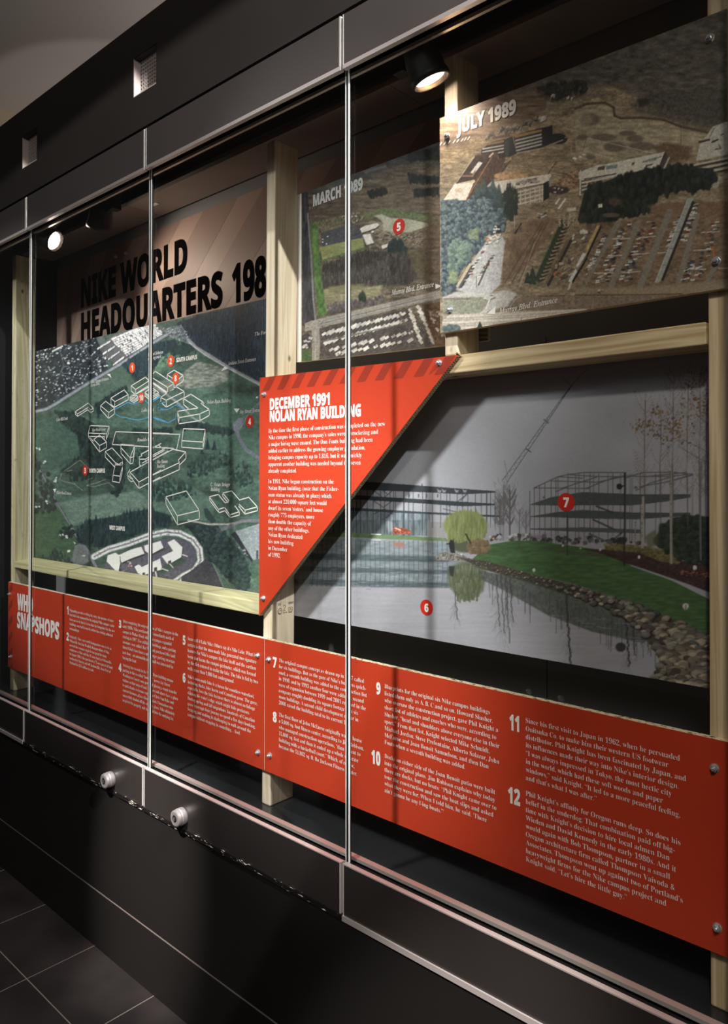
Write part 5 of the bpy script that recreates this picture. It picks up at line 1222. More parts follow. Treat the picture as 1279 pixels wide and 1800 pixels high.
    c.poly([(80, 860), (200, 815), (500, 830), (600, 800), (700, 830), (640, 940), (560, 950), (420, 1000), (90, 980)], (200, 194, 194), .95, soft=3, nz=.06)
    c.poly([(85, 880), (200, 860), (420, 862), (470, 890), (430, 960), (380, 1000), (200, 1010), (85, 990)], (150, 150, 132), 1, soft=2, nz=.12); c.line([(90, 875), (310, 876)], 10, (128, 96, 88), .8); c.line([(420, 870), (470, 880), (440, 960), (380, 1010)], 7, (226, 220, 214))
    c.poly([(640, 900), (700, 860), (1000, 840), (1279, 850), (1279, 950), (1050, 985), (620, 960)], (134, 112, 96), .9, soft=3, nz=.18); c.line([(880, 855), (1100, 850)], 8, (96, 62, 54), .8); c.line([(640, 950), (680, 880), (740, 850)], 7, (196, 184, 168), .7)
    c.poly([(80, 1010), (620, 985), (1279, 960), (1279, 1300), (80, 1300)], (206, 192, 180), 1, soft=2, nz=.06, ns=(40, 2))
    for k in range(9): c.line([(80, 1025 + k * 17), (700, 1000 + k * 15), (1279, 960 + k * 14)], 4, (150, 130, 116) if k % 3 else (238, 226, 214), .7)
    c.line([(80, 1075), (300, 1070)], 5, (240, 228, 214)); c.ell((490, 848), 12, 5, (60, 60, 60)); c.line([(480, 880), (520, 866)], 7, (80, 70, 66))
    c.trees([(90, 1110), (190, 1090), (220, 1130), (190, 1165), (90, 1165)], 60, 6, 6, (70, 88, 104), (130, 146, 140)); c.poly([(365, 1120), (392, 1060), (418, 1120)], (52, 66, 72)); c.poly([(205, 1150), (212, 1115), (220, 1150)], (70, 82, 96)); c.line([(735, 1030), (735, 1060)], 4, (90, 80, 74))
    return c
JULY = thing('photo_board', (-.73, YF, 1.88), 'brown aerial construction-site photo board dated July, top right', 'photo board', 'photograph boards')
_jc = [(-1.0395, 1.8826), (-.4135, 1.8819), (-.4135, 2.374), (-1.0395, 2.3828)]
MB().prism_y(_jc, YF + .0006, YS - .0005).build('board', BOARD, JULY)
print_mesh('print', JULY, paint_july().grade(1.02, .72, (1.0, 1.0, .98)), YF, ((-1.0395, 1.8826), (-.4135, 1.8819), (-.4135, 2.374), (-1.0395, 2.3828)), 400, 340)
heading(JULY, 'heading', 'JULY 1989', 'heavy', YF, (801.5, 236), (908, 198.5), 24, WHITE_INK, bold=.0016)
caption(JULY, 'Murray Blvd. Entrance', YF, (876.7, 552), (980, 531.5), 9.6, bold=.0005)
_m = MB(); _m.quad(*[(at(u, v, YF)[0], YF - .0007, at(u, v, YF)[1]) for u, v in ((856, 551.7), (869.8, 552.8), (871.5, 537.8))]); _m.build('entrance_arrow', WHITE_INK, JULY)
for u, v in ((785.5, 240), (790.5, 545), (1259, 459), (1247.5, 68)): bolt(JULY, u, v, YF)

# ---- lake board
def paint_lake():
    c = Canvas(500, 610, 1290, 1225, (172, 172, 180), 2, 21)
    c.texture(None, .03, 120, 60)
    c.crop(600, 800, 4.263)
    Dk = (66, 74, 78)
    # far shore plastic-wrapped ground floor and curtain
    c.poly([(-420, 395), (660, 430), (660, 605), (-420, 600)], (128, 142, 152), 1, nz=.22, ns=(3, 14)); c.poly([(640, 495), (1095, 520), (1095, 640), (640, 610)], (158, 156, 158), 1, nz=.05, ns=(3, 20)); c.poly([(-420, 485), (600, 485), (600, 600), (-420, 600)], (104, 118, 124), .8, nz=.3, ns=(3, 16))
    c.poly([(330, 490), (385, 500), (385, 560), (350, 580)], (166, 172, 176), .8, soft=2)
    for x in list(range(-380, 660, 40)): c.line([(x, 480), (x + c.rng.uniform(-6, 6), 600)], 6, (78, 90, 98), .5)
    # steel frame
    for x in (-150, -60, 30, 110, 140, 190, 235, 290, 320, 360, 388, 403, 465, 500, 535, 605, 632, 680, 740, 785, 810, 865, 905, 945, 1000, 1045, 1085, 1115, 1147):
        top = 200 + max(0, x - 230) * .075; c.line([(x, top), (x, 600 if x < 660 else 540)], 9 if x in (465, 610, 1085) else 5, Dk, .9)
    for p in ([(230, 255), (310, 320), (400, 250)], [(240, 340), (310, 390), (380, 340)], [(300, 255), (340, 290)], [(240, 440), (320, 400), (380, 440)], [(800, 380), (850, 360), (930, 295)], [(890, 340), (940, 290)], [(760, 400), (840, 420), (900, 430)], [(330, 470), (390, 420)]): c.line(p, 6, Dk, .8)
    c.poly([(-420, 160), (230, 200), (1150, 268), (1150, 280), (900, 292), (700, 280), (150, 258), (-420, 230)], (62, 68, 74), 1); c.poly([(-420, 290), (90, 298), (620, 330), (1148, 362), (1148, 374), (900, 382), (600, 360), (90, 330), (-420, 325)], (58, 66, 72), 1); c.poly([(-420, 395), (90, 392), (640, 425), (1200, 450), (1200, 466), (640, 440), (90, 414), (-420, 415)], (64, 74, 80), 1)
    for x in (730, 765, 860, 920): c.poly([(x - 18, 248), (x, 262), (x + 18, 262), (x + 8, 280), (x - 10, 275)], (170, 174, 180), .8)
    for u, v in ((600, 222), (505, 300), (635, 300), (718, 300), (575, 300)): c.line([(u, v - 8), (u, v + 12)], 8, (60, 64, 70), .8)
    c.poly([(385, 535), (470, 545), (520, 570), (520, 590), (380, 588)], (186, 84, 54), 1, nz=.4, ns=(2, 2)); c.line([(400, 545), (440, 560)], 8, (216, 206, 196))
    # far bank and water
    c.poly([(-420, 590), (90, 580), (780, 620), (800, 645), (60, 618), (-420, 620)], (110, 142, 92), 1, nz=.1, ns=(6, 2)); c.line([(222, 590), (290, 593)], 9, (228, 232, 230))
    c.xf = None
    water = [(480, 944), (620, 944), (680, 947), (760, 962), (780, 975), (830, 985), (900, 1012), (1000, 1060), (1080, 1100), (1130, 1160), (1160, 1230), (480, 1230)]
    c.poly(water, (176, 174, 182), 1, nz=.03, ns=(60, 4))
    c.crop(600, 800, 4.263)
    c.poly([(-420, 620), (60, 618), (780, 650), (900, 770), (800, 985), (400, 985), (60, 960), (-420, 930)], (130, 144, 150), .8, soft=6, nz=.15, ns=(10, 3))
    for y0, y1, a in ((740, 790, .8), (840, 880, .75), (935, 985, .7)): c.poly([(-420, y0 - 10), (80, y0), (780, y0 + 20), (860, y0 + 35), (780, y1 + 10), (80, y1), (-420, y1 - 20)], (76, 92, 98), a, soft=3, nz=.25, ns=(14, 2))
    for x in list(range(-400, 790, 36)):
        c.line([(x, 640), (x + 4, 900), (x - 3, 980)], 6, (70, 86, 92), .55)
    c.poly([(385, 650), (470, 650), (470, 690), (385, 685)], (176, 112, 98), .8, soft=2); c.line([(225, 632), (290, 635)], 8, (226, 230, 230), .8)
    for i in range(70): u = c.rng.uniform(-400, 820); v = c.rng.uniform(830, 1010); w = c.rng.uniform(15, 70); c.line([(u, v), (u + w, v + 2)], 3, (196, 198, 204) if c.rng.random() < .6 else (78, 92, 98), .7)
    c.line([(600, 905), (603, 975)], 4, (176, 130, 110), .8)
    # dark bar of reflection at far left water
    c.poly([(-330, 700), (-240, 700), (-240, 1010), (-330, 1010)], (150, 170, 170), .5, soft=4); c.poly([(-180, 1000), (-150, 1000), (-150, 1290), (-180, 1290)], (150, 150, 158), .3)
    # trees in the middle distance
    def bare(u, v0, v1, w, n, spread, col=(92, 86, 86)):
        c.line([(u, v1), (u + c.rng.uniform(-4, 4), v0)], w, col, .9)
        for i in range(n):
            t = c.rng.uniform(.05, .75); y = v0 + (v1 - v0) * t; L = spread * (1 - abs(t - .35)) * c.rng.uniform(.4, 1); d = c.rng.choice([-1, 1])
            c.line([(u, y), (u + d * L * .5, y - L * .7), (u + d * L * .8, y - L * 1.5)], max(1.5, w * .3), col, .6)
    for u, v0, v1, w, n in ((1185, 330, 630, 14, 40), (1210, 300, 628, 10, 34), (1258, 260, 634, 14, 46), (1150, 380, 560, 5, 20)): bare(u, v0, v1, w, n, 70, (84, 80, 82))
    c.crop(860, 780, 3.197)
    for u, v0, v1, w, n in ((165, 370, 545, 6, 26), (203, 380, 540, 6, 24), (60, 330, 540, 8, 20), (110, 230, 540, 7, 30), (75, 230, 540, 7, 30)): bare(u, v0, v1, w, n, 60, (112, 106, 108))
    c.poly([(-40, 440), (100, 460), (100, 540), (-40, 545)], (160, 158, 162), .6); c.houses([(0, 510), (60, 510), (60, 535), (0, 540)], 14, 5, 4, [(150, 90, 70), (60, 56, 60), (200, 198, 196)], 0); c.houses([(110, 500), (320, 510), (320, 550), (120, 545)], 36, 5, 6, [(70, 68, 70), (150, 146, 144), (210, 208, 206), (100, 92, 90)], 0)
    # crane
    c.crop(860, 640, 3.197); G = (104, 104, 110)
    for o in (-13, 13): c.line([(85 + o, 655 + o * .4), (408 + o * .3, 190)], 4, G); c.line([(408 + o * .3, 190), (462, 115)], 5, (84, 84, 90))
    for i in range(26):
        t = i / 25; x, y = 85 + 323 * t, 655 - 465 * t; w = 13 - 8 * t; s = 1 if i % 2 else -1; x2, y2 = 85 + 323 * (t + .04), 655 - 465 * (t + .04)
        c.line([(x - w * s, y - w * .4 * s), (x2 + w * s, y2 + w * .4 * s)], 2.2, G, .9)
    c.line([(462, 115), (510, 60), (545, 30)], 3, (104, 104, 108)); c.line([(455, 120), (405, 75)], 2.5, (112, 112, 116)); c.line([(440, 115), (300, 360), (180, 600)], 1.5, (140, 140, 146), .8); c.line([(80, 540), (100, 620)], 3, (120, 118, 122)); c.line([(305, 310), (330, 330)], 7, (92, 92, 96)); c.line([(205, 475), (230, 492)], 7, (92, 92, 96))
    for i in range(60): u = c.rng.uniform(20, 170); v = c.rng.uniform(655, 800); c.line([(u, v), (u + c.rng.uniform(-14, 14), v - c.rng.uniform(10, 40))], 1.6, (108, 104, 108), .7)
    # right-hand steel frame building
    c.crop(860, 780, 3.197); F = (104, 104, 108); Fd = (84, 90, 90)
    for x in (225, 250, 280, 310, 345, 370, 383, 440, 482, 500, 530, 563, 582, 612, 665, 690, 735, 760, 788, 800, 846, 872, 930, 960, 1015, 1030, 1110, 1140):
        top = 245 - (x - 248) * .42 if x < 450 else (168 if x < 1100 else 165); c.line([(x, max(158, top) if x != 225 else 265), (x, 555)], 5 if x not in (526, 760) else 14, F, .95)
    for p in ([(248, 247), (382, 184), (435, 172), (530, 160), (765, 160)], [(435, 172), (580, 182), (760, 184)], [(248, 247), (420, 248), (560, 250)], [(382, 184), (520, 192)], [(340, 207), (600, 215), (760, 182)], [(400, 250), (600, 186)], [(540, 250), (690, 190), (760, 178)], [(370, 268), (440, 240)], [(765, 178), (830, 182), (1000, 182), (1110, 172)], [(820, 262), (900, 220), (1040, 180)], [(765, 190), (860, 160), (1020, 158), (1140, 170)], [(840, 240), (1000, 212), (1140, 175)], [(860, 185), (1100, 160)], [(1040, 200), (1140, 172)]): c.line(p, 6, F)
    c.poly([(230, 338), (340, 300), (520, 270), (820, 282), (1130, 282), (1130, 300), (980, 325), (800, 345), (520, 345), (370, 346), (230, 343)], Fd, 1, nz=.08); c.poly([(230, 406), (380, 382), (520, 370), (820, 385), (1130, 386), (1130, 402), (820, 424), (520, 418), (340, 412), (230, 411)], Fd, 1, nz=.08); c.poly([(230, 474), (520, 468), (850, 480), (850, 502), (520, 494), (230, 482)], (92, 96, 98), 1)
    for p in ([(580, 425), (700, 480)], [(560, 505), (680, 560)], [(600, 350), (690, 385)], [(690, 540), (740, 500)]): c.line(p, 10, (64, 66, 68), .9)
    c.poly([(230, 500), (850, 510), (850, 555), (230, 552)], (150, 148, 150), .35); c.houses([(230, 520), (860, 530), (860, 560), (230, 555)], 60, 6, 5, [(84, 80, 80), (110, 104, 100), (60, 60, 62)], 0); c.ell((735, 545), 26, 20, (50, 50, 52), .9, .2); c.ell((305, 300), 8, 8, F)
    # bank, mulch, shrubs
    c.xf = None
    c.poly([(826, 985), (858, 957), (900, 950), (940, 950), (1070, 968), (1110, 995), (1180, 1020), (1250, 1055), (1290, 1075), (1290, 1150), (1200, 1100), (1110, 1060), (1020, 1030), (938, 1010), (860, 990)], (78, 116, 64), 1, soft=1, nz=.14, ns=(14, 3))
    c.poly([(820, 988), (940, 1012), (1020, 1036), (1130, 1072), (1130, 1085), (1000, 1045), (900, 1010)], (126, 118, 78), .6, soft=3)
    c.crop(860, 780, 3.197)
    c.poly([(500, 588), (640, 592), (830, 600), (1100, 660), (1300, 690), (1300, 860), (1120, 790), (950, 730), (760, 668), (620, 615)], (76, 54, 52), 1, soft=1, nz=.25, ns=(4, 2)); c.line([(300, 580), (400, 605), (640, 630)], 12, (92, 84, 70), .7)
    c.poly([(640, 560), (720, 565), (860, 570), (1000, 600), (1080, 650), (1060, 675), (960, 660), (840, 610), (650, 595)], (130, 122, 66), .95, soft=2, nz=.3, ns=(4, 3)); c.trees([(650, 560), (860, 575), (1080, 650), (1000, 660), (800, 600)], 120, 5, 4, (96, 92, 52), (156, 148, 84))
    bush = [(920, 560), (960, 460), (1040, 410), (1160, 400), (1300, 420), (1300, 690), (1100, 660), (1000, 610)]
    c.poly(bush, (56, 70, 58), 1, soft=3, nz=.3, ns=(5, 5)); c.trees(bush, 260, 8, 8, (40, 52, 46), (78, 92, 72)); c.poly([(870, 520), (930, 480), (950, 560), (890, 590)], (104, 104, 72), .7, soft=4)
    c.houses([(1060, 710), (1237, 720), (1237, 750), (1080, 740)], 40, 3, 2, [(160, 80, 60), (190, 120, 90)], 0)
    # willow, rusty bush, angler statue
    c.crop(600, 800, 4.263)
    c.ell((930, 660), 110, 60, (86, 92, 66), .95, .3); c.ell((925, 525), 150, 105, (138, 148, 78), 1, .15); wl = [(785, 560), (800, 470), (880, 420), (980, 425), (1060, 480), (1090, 570), (1070, 620), (960, 640), (800, 640)]
    c.trees(wl, 260, 4, 16, (110, 122, 62), (172, 180, 108), True); c.ell((1025, 685), 82, 52, (138, 112, 76), 1, .2); c.trees([(950, 660), (1090, 640), (1090, 720), (960, 740)], 60, 6, 6, (112, 90, 60), (166, 140, 98)); c.line([(930, 590), (965, 660)], 12, (52, 48, 46)); c.poly([(800, 660), (815, 630), (840, 640), (850, 740), (820, 740), (805, 690)], (46, 48, 52)); c.line([(785, 665), (815, 660)], 8, (46, 48, 52))
    c.poly([(700, 760), (760, 720), (900, 740), (960, 780), (900, 790), (710, 785)], (130, 124, 114), .95, soft=1, nz=.5, ns=(2, 1.5)); c.ell((895, 742), 6, 9, (232, 230, 226)); c.ell((895, 806), 6, 6, (206, 204, 202), .8)
    # reflections of willow, bank and frame
    c.poly([(790, 850), (900, 790), (1090, 830), (1060, 1020), (960, 1090), (880, 1080), (800, 980)], (98, 108, 74), .85, soft=5, nz=.25, ns=(2, 12)); c.trees([(800, 880), (1050, 870), (1030, 1080), (870, 1090)], 120, 3, 14, (84, 92, 62), (128, 136, 86), True); c.poly([(800, 830), (845, 830), (835, 910), (810, 900)], (52, 54, 56), .9, soft=1)
    c.xf = None
    c.poly([(840, 1002), (930, 1018), (1010, 1042), (1090, 1075), (1150, 1115), (1130, 1130), (1040, 1110), (960, 1080), (890, 1040), (845, 1018)], (92, 98, 92), .85, soft=2, nz=.2, ns=(3, 4)); c.poly([(830, 995), (930, 1010), (1030, 1040), (1110, 1070), (1120, 1085), (1010, 1050), (900, 1015)], (78, 88, 66), .9, soft=1)
    for i in range(46): u = c.rng.uniform(850, 1150); v = 1010 + (u - 850) * .34; c.line([(u, v), (u + c.rng.uniform(-3, 3), v + c.rng.uniform(15, 60))], 1.6, (80, 80, 82), .5)
    for u, v0, v1 in ((872, 1010, 1100), (880, 1010, 1110), (888, 1010, 1130), (896, 1015, 1090), (800, 1040, 1085), (995, 1045, 1165), (1100, 1080, 1170), (1112, 1085, 1150), (1136, 1100, 1135)):
        p = [(u, v0)]
        while p[-1][1] < v1: p.append((u + c.rng.uniform(-1.5, 1.5) + (p[-1][1] - v0) * .06, p[-1][1] + 6))
        c.line(p, 3.4 if u in (995, 1100) else 1.7, (66, 64, 66), .75)
        for i in range(22): y = c.rng.uniform(v0 + (v1 - v0) * .3, v1); d = c.rng.choice([-1, 1]); c.line([(u, y), (u + d * c.rng.uniform(2, 12), y + c.rng.uniform(6, 26))], .6, (104, 102, 106), .4)
    c.ell((1090, 1137), 8, 7, (60, 58, 60), .9, .3)
    for i in range(50): u = c.rng.uniform(850, 1150); v = c.rng.uniform(1080, 1130); c.line([(u, v), (u + c.rng.uniform(6, 24), v + 1.5)], .9, (186, 182, 188), .5)
    # rock revetment
    rk = [(800, 978), (850, 985), (938, 1010), (1016, 1030), (1080, 1050), (1130, 1068), (1180, 1088), (1220, 1105), (1290, 1135), (1290, 1235), (1140, 1200), (1160, 1165), (1150, 1130), (1110, 1095), (1060, 1068), (1000, 1043), (930, 1022), (850, 1000)]
    c.poly(rk, (84, 76, 66), 1, soft=1, nz=.3, ns=(3, 2))
    R = c.rng; q = c.scatter(rk, 640)
    for u, v in q:
        k = 1.6 + max(0, (u - 900)) / 360 * 8.5 * R.uniform(.5, 1.15); g = R.uniform(.65, 1.25); col = [(150, 136, 116), (132, 126, 112), (120, 122, 108), (164, 148, 122), (110, 98, 84)][int(R.integers(0, 5))]
        c.ell((u + k * .2, v + k * .35), k * 1.15, k * .8, (48, 42, 38), .8, .2); c.ell((u, v), k, k * .66, [min(255, x * g) for x in col], .95, .15, R.uniform(-.4, .4)); c.ell((u - k * .2, v - k * .22), k * .5, k * .25, [min(255, x * g * 1.2) for x in col], .5, .6)
    # lamp post, sapling, bollard lights
    c.crop(860, 780, 3.197)
    c.line([(758, 165), (755, 680)], 9, (56, 52, 54)); c.ell((728, 239), 18, 18, (50, 48, 50)); c.line([(728, 239), (756, 235)], 6, (50, 48, 50)); c.line([(435, 390), (435, 625)], 7, (70, 62, 56)); c.line([(165, 540), (166, 585)], 4, (84, 74, 62)); c.ell((820, 245), 12, 10, (90, 92, 96), .7)
    for u, v, r in ((248, 708, 9), (410, 571, 6), (620, 594, 7), (838, 635, 9), (1151, 695, 12), (510, 586, 4)): c.ell((u, v), r, r * 1.2, (226, 222, 216)); c.ell((u, v + r), r * .6, r * .4, (180, 176, 170))
    c.ell((1100, 910), 19, 16, (218, 214, 206)); c.ell((1100, 925), 14, 8, (190, 186, 180)); c.line([(1100, 905), (1100, 930)], 4, (120, 116, 110))
    # birches and autumn leaves, right
    def birch(u, v0, v1, w, col): 
        c.line([(u + 6, v0), (u, (v0 + v1) / 2), (u + 2, v1)], w, col, .95)
        for i in range(10): y = R.uniform(v0, v1); c.line([(u - w * .4, y), (u + w * .3, y + 1)], 2.5, (84, 76, 72), .8)
    birch(1018, 120, 668, 15, (168, 160, 150)); birch(856, 300, 580, 14, (176, 168, 158)); birch(1182, 100, 650, 9, (130, 120, 112)); birch(815, 430, 580, 7, (150, 144, 138))
    c.crop(860, 640, 3.197)
    for u, top, n in ((870, 200, 60), (1030, 60, 90), (1110, 120, 60), (1180, 60, 90), (1230, 80, 60), (960, 260, 40), (1215, 250, 60)):
        c.line([(u, 900), (u - 4, 600), (u + 4, top)], 5, (108, 94, 86), .8)
        for i in range(n):
            y = R.uniform(top, 760); d = R.choice([-1, 1]); L = R.uniform(15, 80)
            c.line([(u, y), (u + d * L * .5, y - L * .6), (u + d * L * .8, y - L * 1.4)], 1.8, (122, 108, 100), .6)
    for i in range(230):
        u = 1279 - abs(R.normal(0, 170)); v = R.uniform(10, 330) if u > 1000 else R.uniform(100, 330); c.line([(u, v), (u + R.uniform(-10, 10), v + R.uniform(10, 50))], 2, (112, 96, 88), .5)
    for cx, cy, n, sp in ((890, 330, 46, 26), (1020, 350, 56, 40), (1060, 330, 24, 40), (945, 270, 20, 22), (1160, 220, 40, 50), (1200, 270, 30, 40), (1180, 130, 50, 60), (820, 360, 12, 20), (1100, 430, 10, 30), (990, 430, 12, 30), (950, 390, 14, 20)):
        for i in range(n): u, v = cx + R.normal(0, sp), cy + R.normal(0, sp * .9); c.ell((u, v), R.uniform(3, 6.5), R.uniform(3, 7.5), [(124, 96, 62), (150, 112, 66), (104, 82, 60)][int(R.integers(0, 3))], .9, .2)
    for p in ([(1060, 460), (1160, 520), (1240, 560)], [(1080, 420), (1200, 480), (1260, 530)], [(1160, 280), (1240, 350)]): c.line(p, 4, (110, 90, 78), .8)
    return c
LAKE = thing('photo_board', (-1.05, YP, 1.14), 'large grey photo board of a lake and steel-framed building, right of the central upright', 'photo board', 'photograph boards')
_lc = [(-1.668, 1.1395), (-.425, 1.1455), (-.425, 1.80), (-1.668, 1.80)]
MB().prism_y(_lc, YP + .0006, YP + .012).build('board', BOARD_W, LAKE)
print_mesh('print', LAKE, paint_lake().grade(.93, .74, (1, 1, 1.015), .025), YP, _lc, 560, 420)
badge(LAKE, 749.7, 1067.9, 14, YP, '6', RED_BADGE)
badge(LAKE, 995, 882.6, 16.2, YP, '7', RED_BADGE)

# ---- December board: triangular red text board with an exposed honeycomb edge
DEC = thing('text_board', (-1.4, YF, 1.149), 'triangular red text board with white heading and stripes, centre of the case', 'text board', 'red text boards')
TL, TR, BL = (-1.6872, 1.8377), (-.9889, 1.8268), (-1.6885, 1.1488)
MB().prism_y([TL, BL, TR], YF, YF + .001).build('face', RED, DEC)
MB().prism_y([TL, BL, TR], YS - .0018, YS - .0006).build('back_liner', BOARD, DEC)
_c = MB(); _L = math.hypot(TR[0] - BL[0], TR[1] - BL[1]); _ux, _uz = (TR[0] - BL[0]) / _L, (TR[1] - BL[1]) / _L
_nx, _nz = -_uz, _ux                               # towards the inside of the triangle
_n = 150
for i in range(_n):
    t0, t1 = _L * (i + .1) / _n, _L * (i + .62) / _n
    w = .0011
    for a, b, y0, y1 in ((t0, t1, YF + .001, YS - .002), (t1, _L * (i + 1.1) / _n, YS - .002, YF + .001)):
        p = [(BL[0] + _ux * (s + o), BL[1] + _uz * (s + o), y) for s, o, y in ((a, 0, y0), (b, 0, y1), (b, w, y1), (a, w, y0))]
        q = [(x + _nx * .012, z + _nz * .012, y) for x, z, y in p]
        P3 = [(x, y, z) for x, z, y in p]; Q3 = [(x, y, z) for x, z, y in q]
        _c.quad(*P3); _c.quad(P3[0], P3[1], Q3[1], Q3[0]); _c.quad(P3[3], P3[2], Q3[2], Q3[3])
_c.build('honeycomb_core', BOARD, DEC)
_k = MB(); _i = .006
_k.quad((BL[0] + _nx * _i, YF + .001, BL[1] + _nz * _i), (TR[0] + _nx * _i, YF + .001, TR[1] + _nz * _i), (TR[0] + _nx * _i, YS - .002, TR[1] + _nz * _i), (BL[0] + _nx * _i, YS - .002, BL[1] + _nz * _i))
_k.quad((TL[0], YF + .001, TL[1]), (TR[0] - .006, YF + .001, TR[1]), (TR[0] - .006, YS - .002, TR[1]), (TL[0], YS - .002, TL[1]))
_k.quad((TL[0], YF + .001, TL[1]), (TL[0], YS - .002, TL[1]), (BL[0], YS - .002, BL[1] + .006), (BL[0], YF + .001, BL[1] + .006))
_k.build('core_shadow_liner', CORE_SHADE, DEC)  # dark sheets carry the shade inside the honeycomb cells in their colour
def clip(poly, f):
    out = []
    for i in range(len(poly)):
        a, b = poly[i], poly[(i + 1) % len(poly)]; fa, fb = f(a), f(b)
        if fa >= 0: out.append(a)
        if fa * fb < 0: t = fa / (fa - fb); out.append((a[0] + (b[0] - a[0]) * t, a[1] + (b[1] - a[1]) * t))
    return out
_s = MB()
for k in range(-1, 11):
    zt = lambda x: TL[1] + (TR[1] - TL[1]) * (x - TL[0]) / (TR[0] - TL[0])
    x0 = -1.6745 + k * .0618
    p = [(x0, zt(x0) - .0400), (x0 + .029, zt(x0) - .0405), (x0 + .0605, zt(x0 + .06) - .0006), (x0 + .0315, zt(x0 + .03) - .0006)]
    p = clip(p, lambda q: q[0] - (TL[0] + .0004)); 
    p = clip(p, lambda q: (q[0] - BL[0]) * _nx + (q[1] - BL[1]) * _nz - .0006)
    if len(p) > 2: _s.quad(*[(x, YF - .0004, z) for x, z in p])
_s.build('stripe', RED_DARK, DEC)
heading(DEC, 'heading', 'DECEMBER 1991', 'heavy', YF, (473.3, 720.3), (580.8, 710.6), 19.6, WHITE_INK, bold=.0024)
heading(DEC, 'heading', 'NOLAN RYAN BUILDING', 'heavy', YF, (473.3, 741.3), (635.8, 731), 19, WHITE_INK, bold=.0024)
paragraph(DEC, ['By the time the first phase of construction was completed on the new', 'Nike campus in 1990, the company\u2019s sales were skyrocketing and', 'a major hiring wave ensued. The Dan Fouts building had been',
                'added earlier to address the growing employee population,', 'bringing campus capacity up to 1,816, but it was quickly', 'apparent another building was needed beyond the seven', 'already completed.'],
          YF, (472, 761), (472, 831), 0, 677, WHITE_INK, cap_ratio=.60)
paragraph(DEC, ['In 1991, Nike began construction on the', 'Nolan Ryan building, (note that the Fisher-', 'man statue was already in place) which', 'at almost 220,000 square feet would', 'dwarf its seven \u2018sisters,\u2019 and house', 'roughly 775 employees, more',
                'than double the capacity of', 'any of the other buildings.', 'Nolan Ryan dedicated', 'his new building', 'in December', 'of 1992.'], YF, (471.8, 849.4), (471.8, 978), 0, 586.5, WHITE_INK, cap_ratio=.60)
for u, v in ((464.5, 693.5), (771.5, 638), (463, 1051.5)): bolt(DEC, u, v, YF, .95)

# ---- long red text boards along the bottom
def flecked():
    m, nt, b = new_mat('torn_board_edge')
    tc = nt.nodes.new('ShaderNodeTexCoord'); mp = nt.nodes.new('ShaderNodeMapping'); mp.inputs['Scale'].default_value = (70, 150, 40)
    n = nt.nodes.new('ShaderNodeTexNoise'); n.inputs['Scale'].default_value = 1.6; n.inputs['Detail'].default_value = 3
    r = nt.nodes.new('ShaderNodeMapRange'); r.inputs['From Min'].default_value = .56; r.inputs['From Max'].default_value = .62
    mx = nt.nodes.new('ShaderNodeMix'); mx.data_type = 'RGBA'; mx.inputs[6].default_value = lin((222, 206, 174)); mx.inputs[7].default_value = lin((62, 52, 36))
    nt.links.new(tc.outputs['Object'], mp.inputs[0]); nt.links.new(mp.outputs[0], n.inputs[0]); nt.links.new(n.outputs['Fac'], r.inputs['Value'])
    nt.links.new(r.outputs[0], mx.inputs[0]); nt.links.new(mx.outputs[2], b.inputs['Base Color']); b.inputs['Roughness'].default_value = .75
    return m
def red_board(x0, x1, label, edge=BOARD_W):
    t = thing('text_board', ((x0 + x1) / 2, YF, .712), label, 'text board', 'red text boards')
    MB().box(x0, x1, YF, YF + .001, .7115, 1.0865).build('face', RED, t)
    MB().box(x0, x1, YF + .001, YS - .0006, .7115, 1.0868).build('board', edge, t)
    return t
RA = red_board(-3.4115, -1.6658, 'long red text board at lower left, with a two-word heading and notes 1 to 6')
RB = red_board(-1.6634, -.4125, 'long red text board at lower right, with notes 7 to 12', flecked())
MB().box(-1.6658, -1.6634, YF + .001, YS - .0006, .7125, 1.0862).build('joint_tape', BOARD_W, RB)
_s = MB()
for k in range(-1, 6):
    vt = 1000 + (230 + 264.5 * k) / 9.467
    q = [at(15.2, vt + 11.5, YF), at(15.2, vt + 23, YF), at(21.9, vt + 11.5, YF), at(21.9, vt, YF)]
    q = clip(q, lambda p: 1.0863 - p[1]); q = clip(q, lambda p: p[1] - .7117)
    if len(q) > 2: _s.quad(*[(x, YF - .0004, z) for x, z in q])
_s.build('stripe', RED_DARK, RA)
heading(RA, 'heading', 'WHQ', 'heavy', YF, (29, 1070.2), (60, 1078), 28.2, WHITE_INK, bold=.009)
heading(RA, 'heading', 'SNAPSHOPS', 'heavy', YF, (29, 1101.8), (105.8, 1124.2), 27.5, WHITE_INK, bold=.007)
def numeral(parent, s, u0, u1, vt, vb):
    x0, z0 = at(u0, vb, YF); x1, _ = at(u1, vb, YF); _, z1 = at(u0, vt, YF)
    t = Text(YF - .0008); b = .0014 + (z1 - z0) * .03
    t.line(s, 'heavy', x0 + b, z0, z1 - z0, width=x1 - x0 - 2 * b, bold=b)
    return t.build('numeral', WHITE_INK, parent)
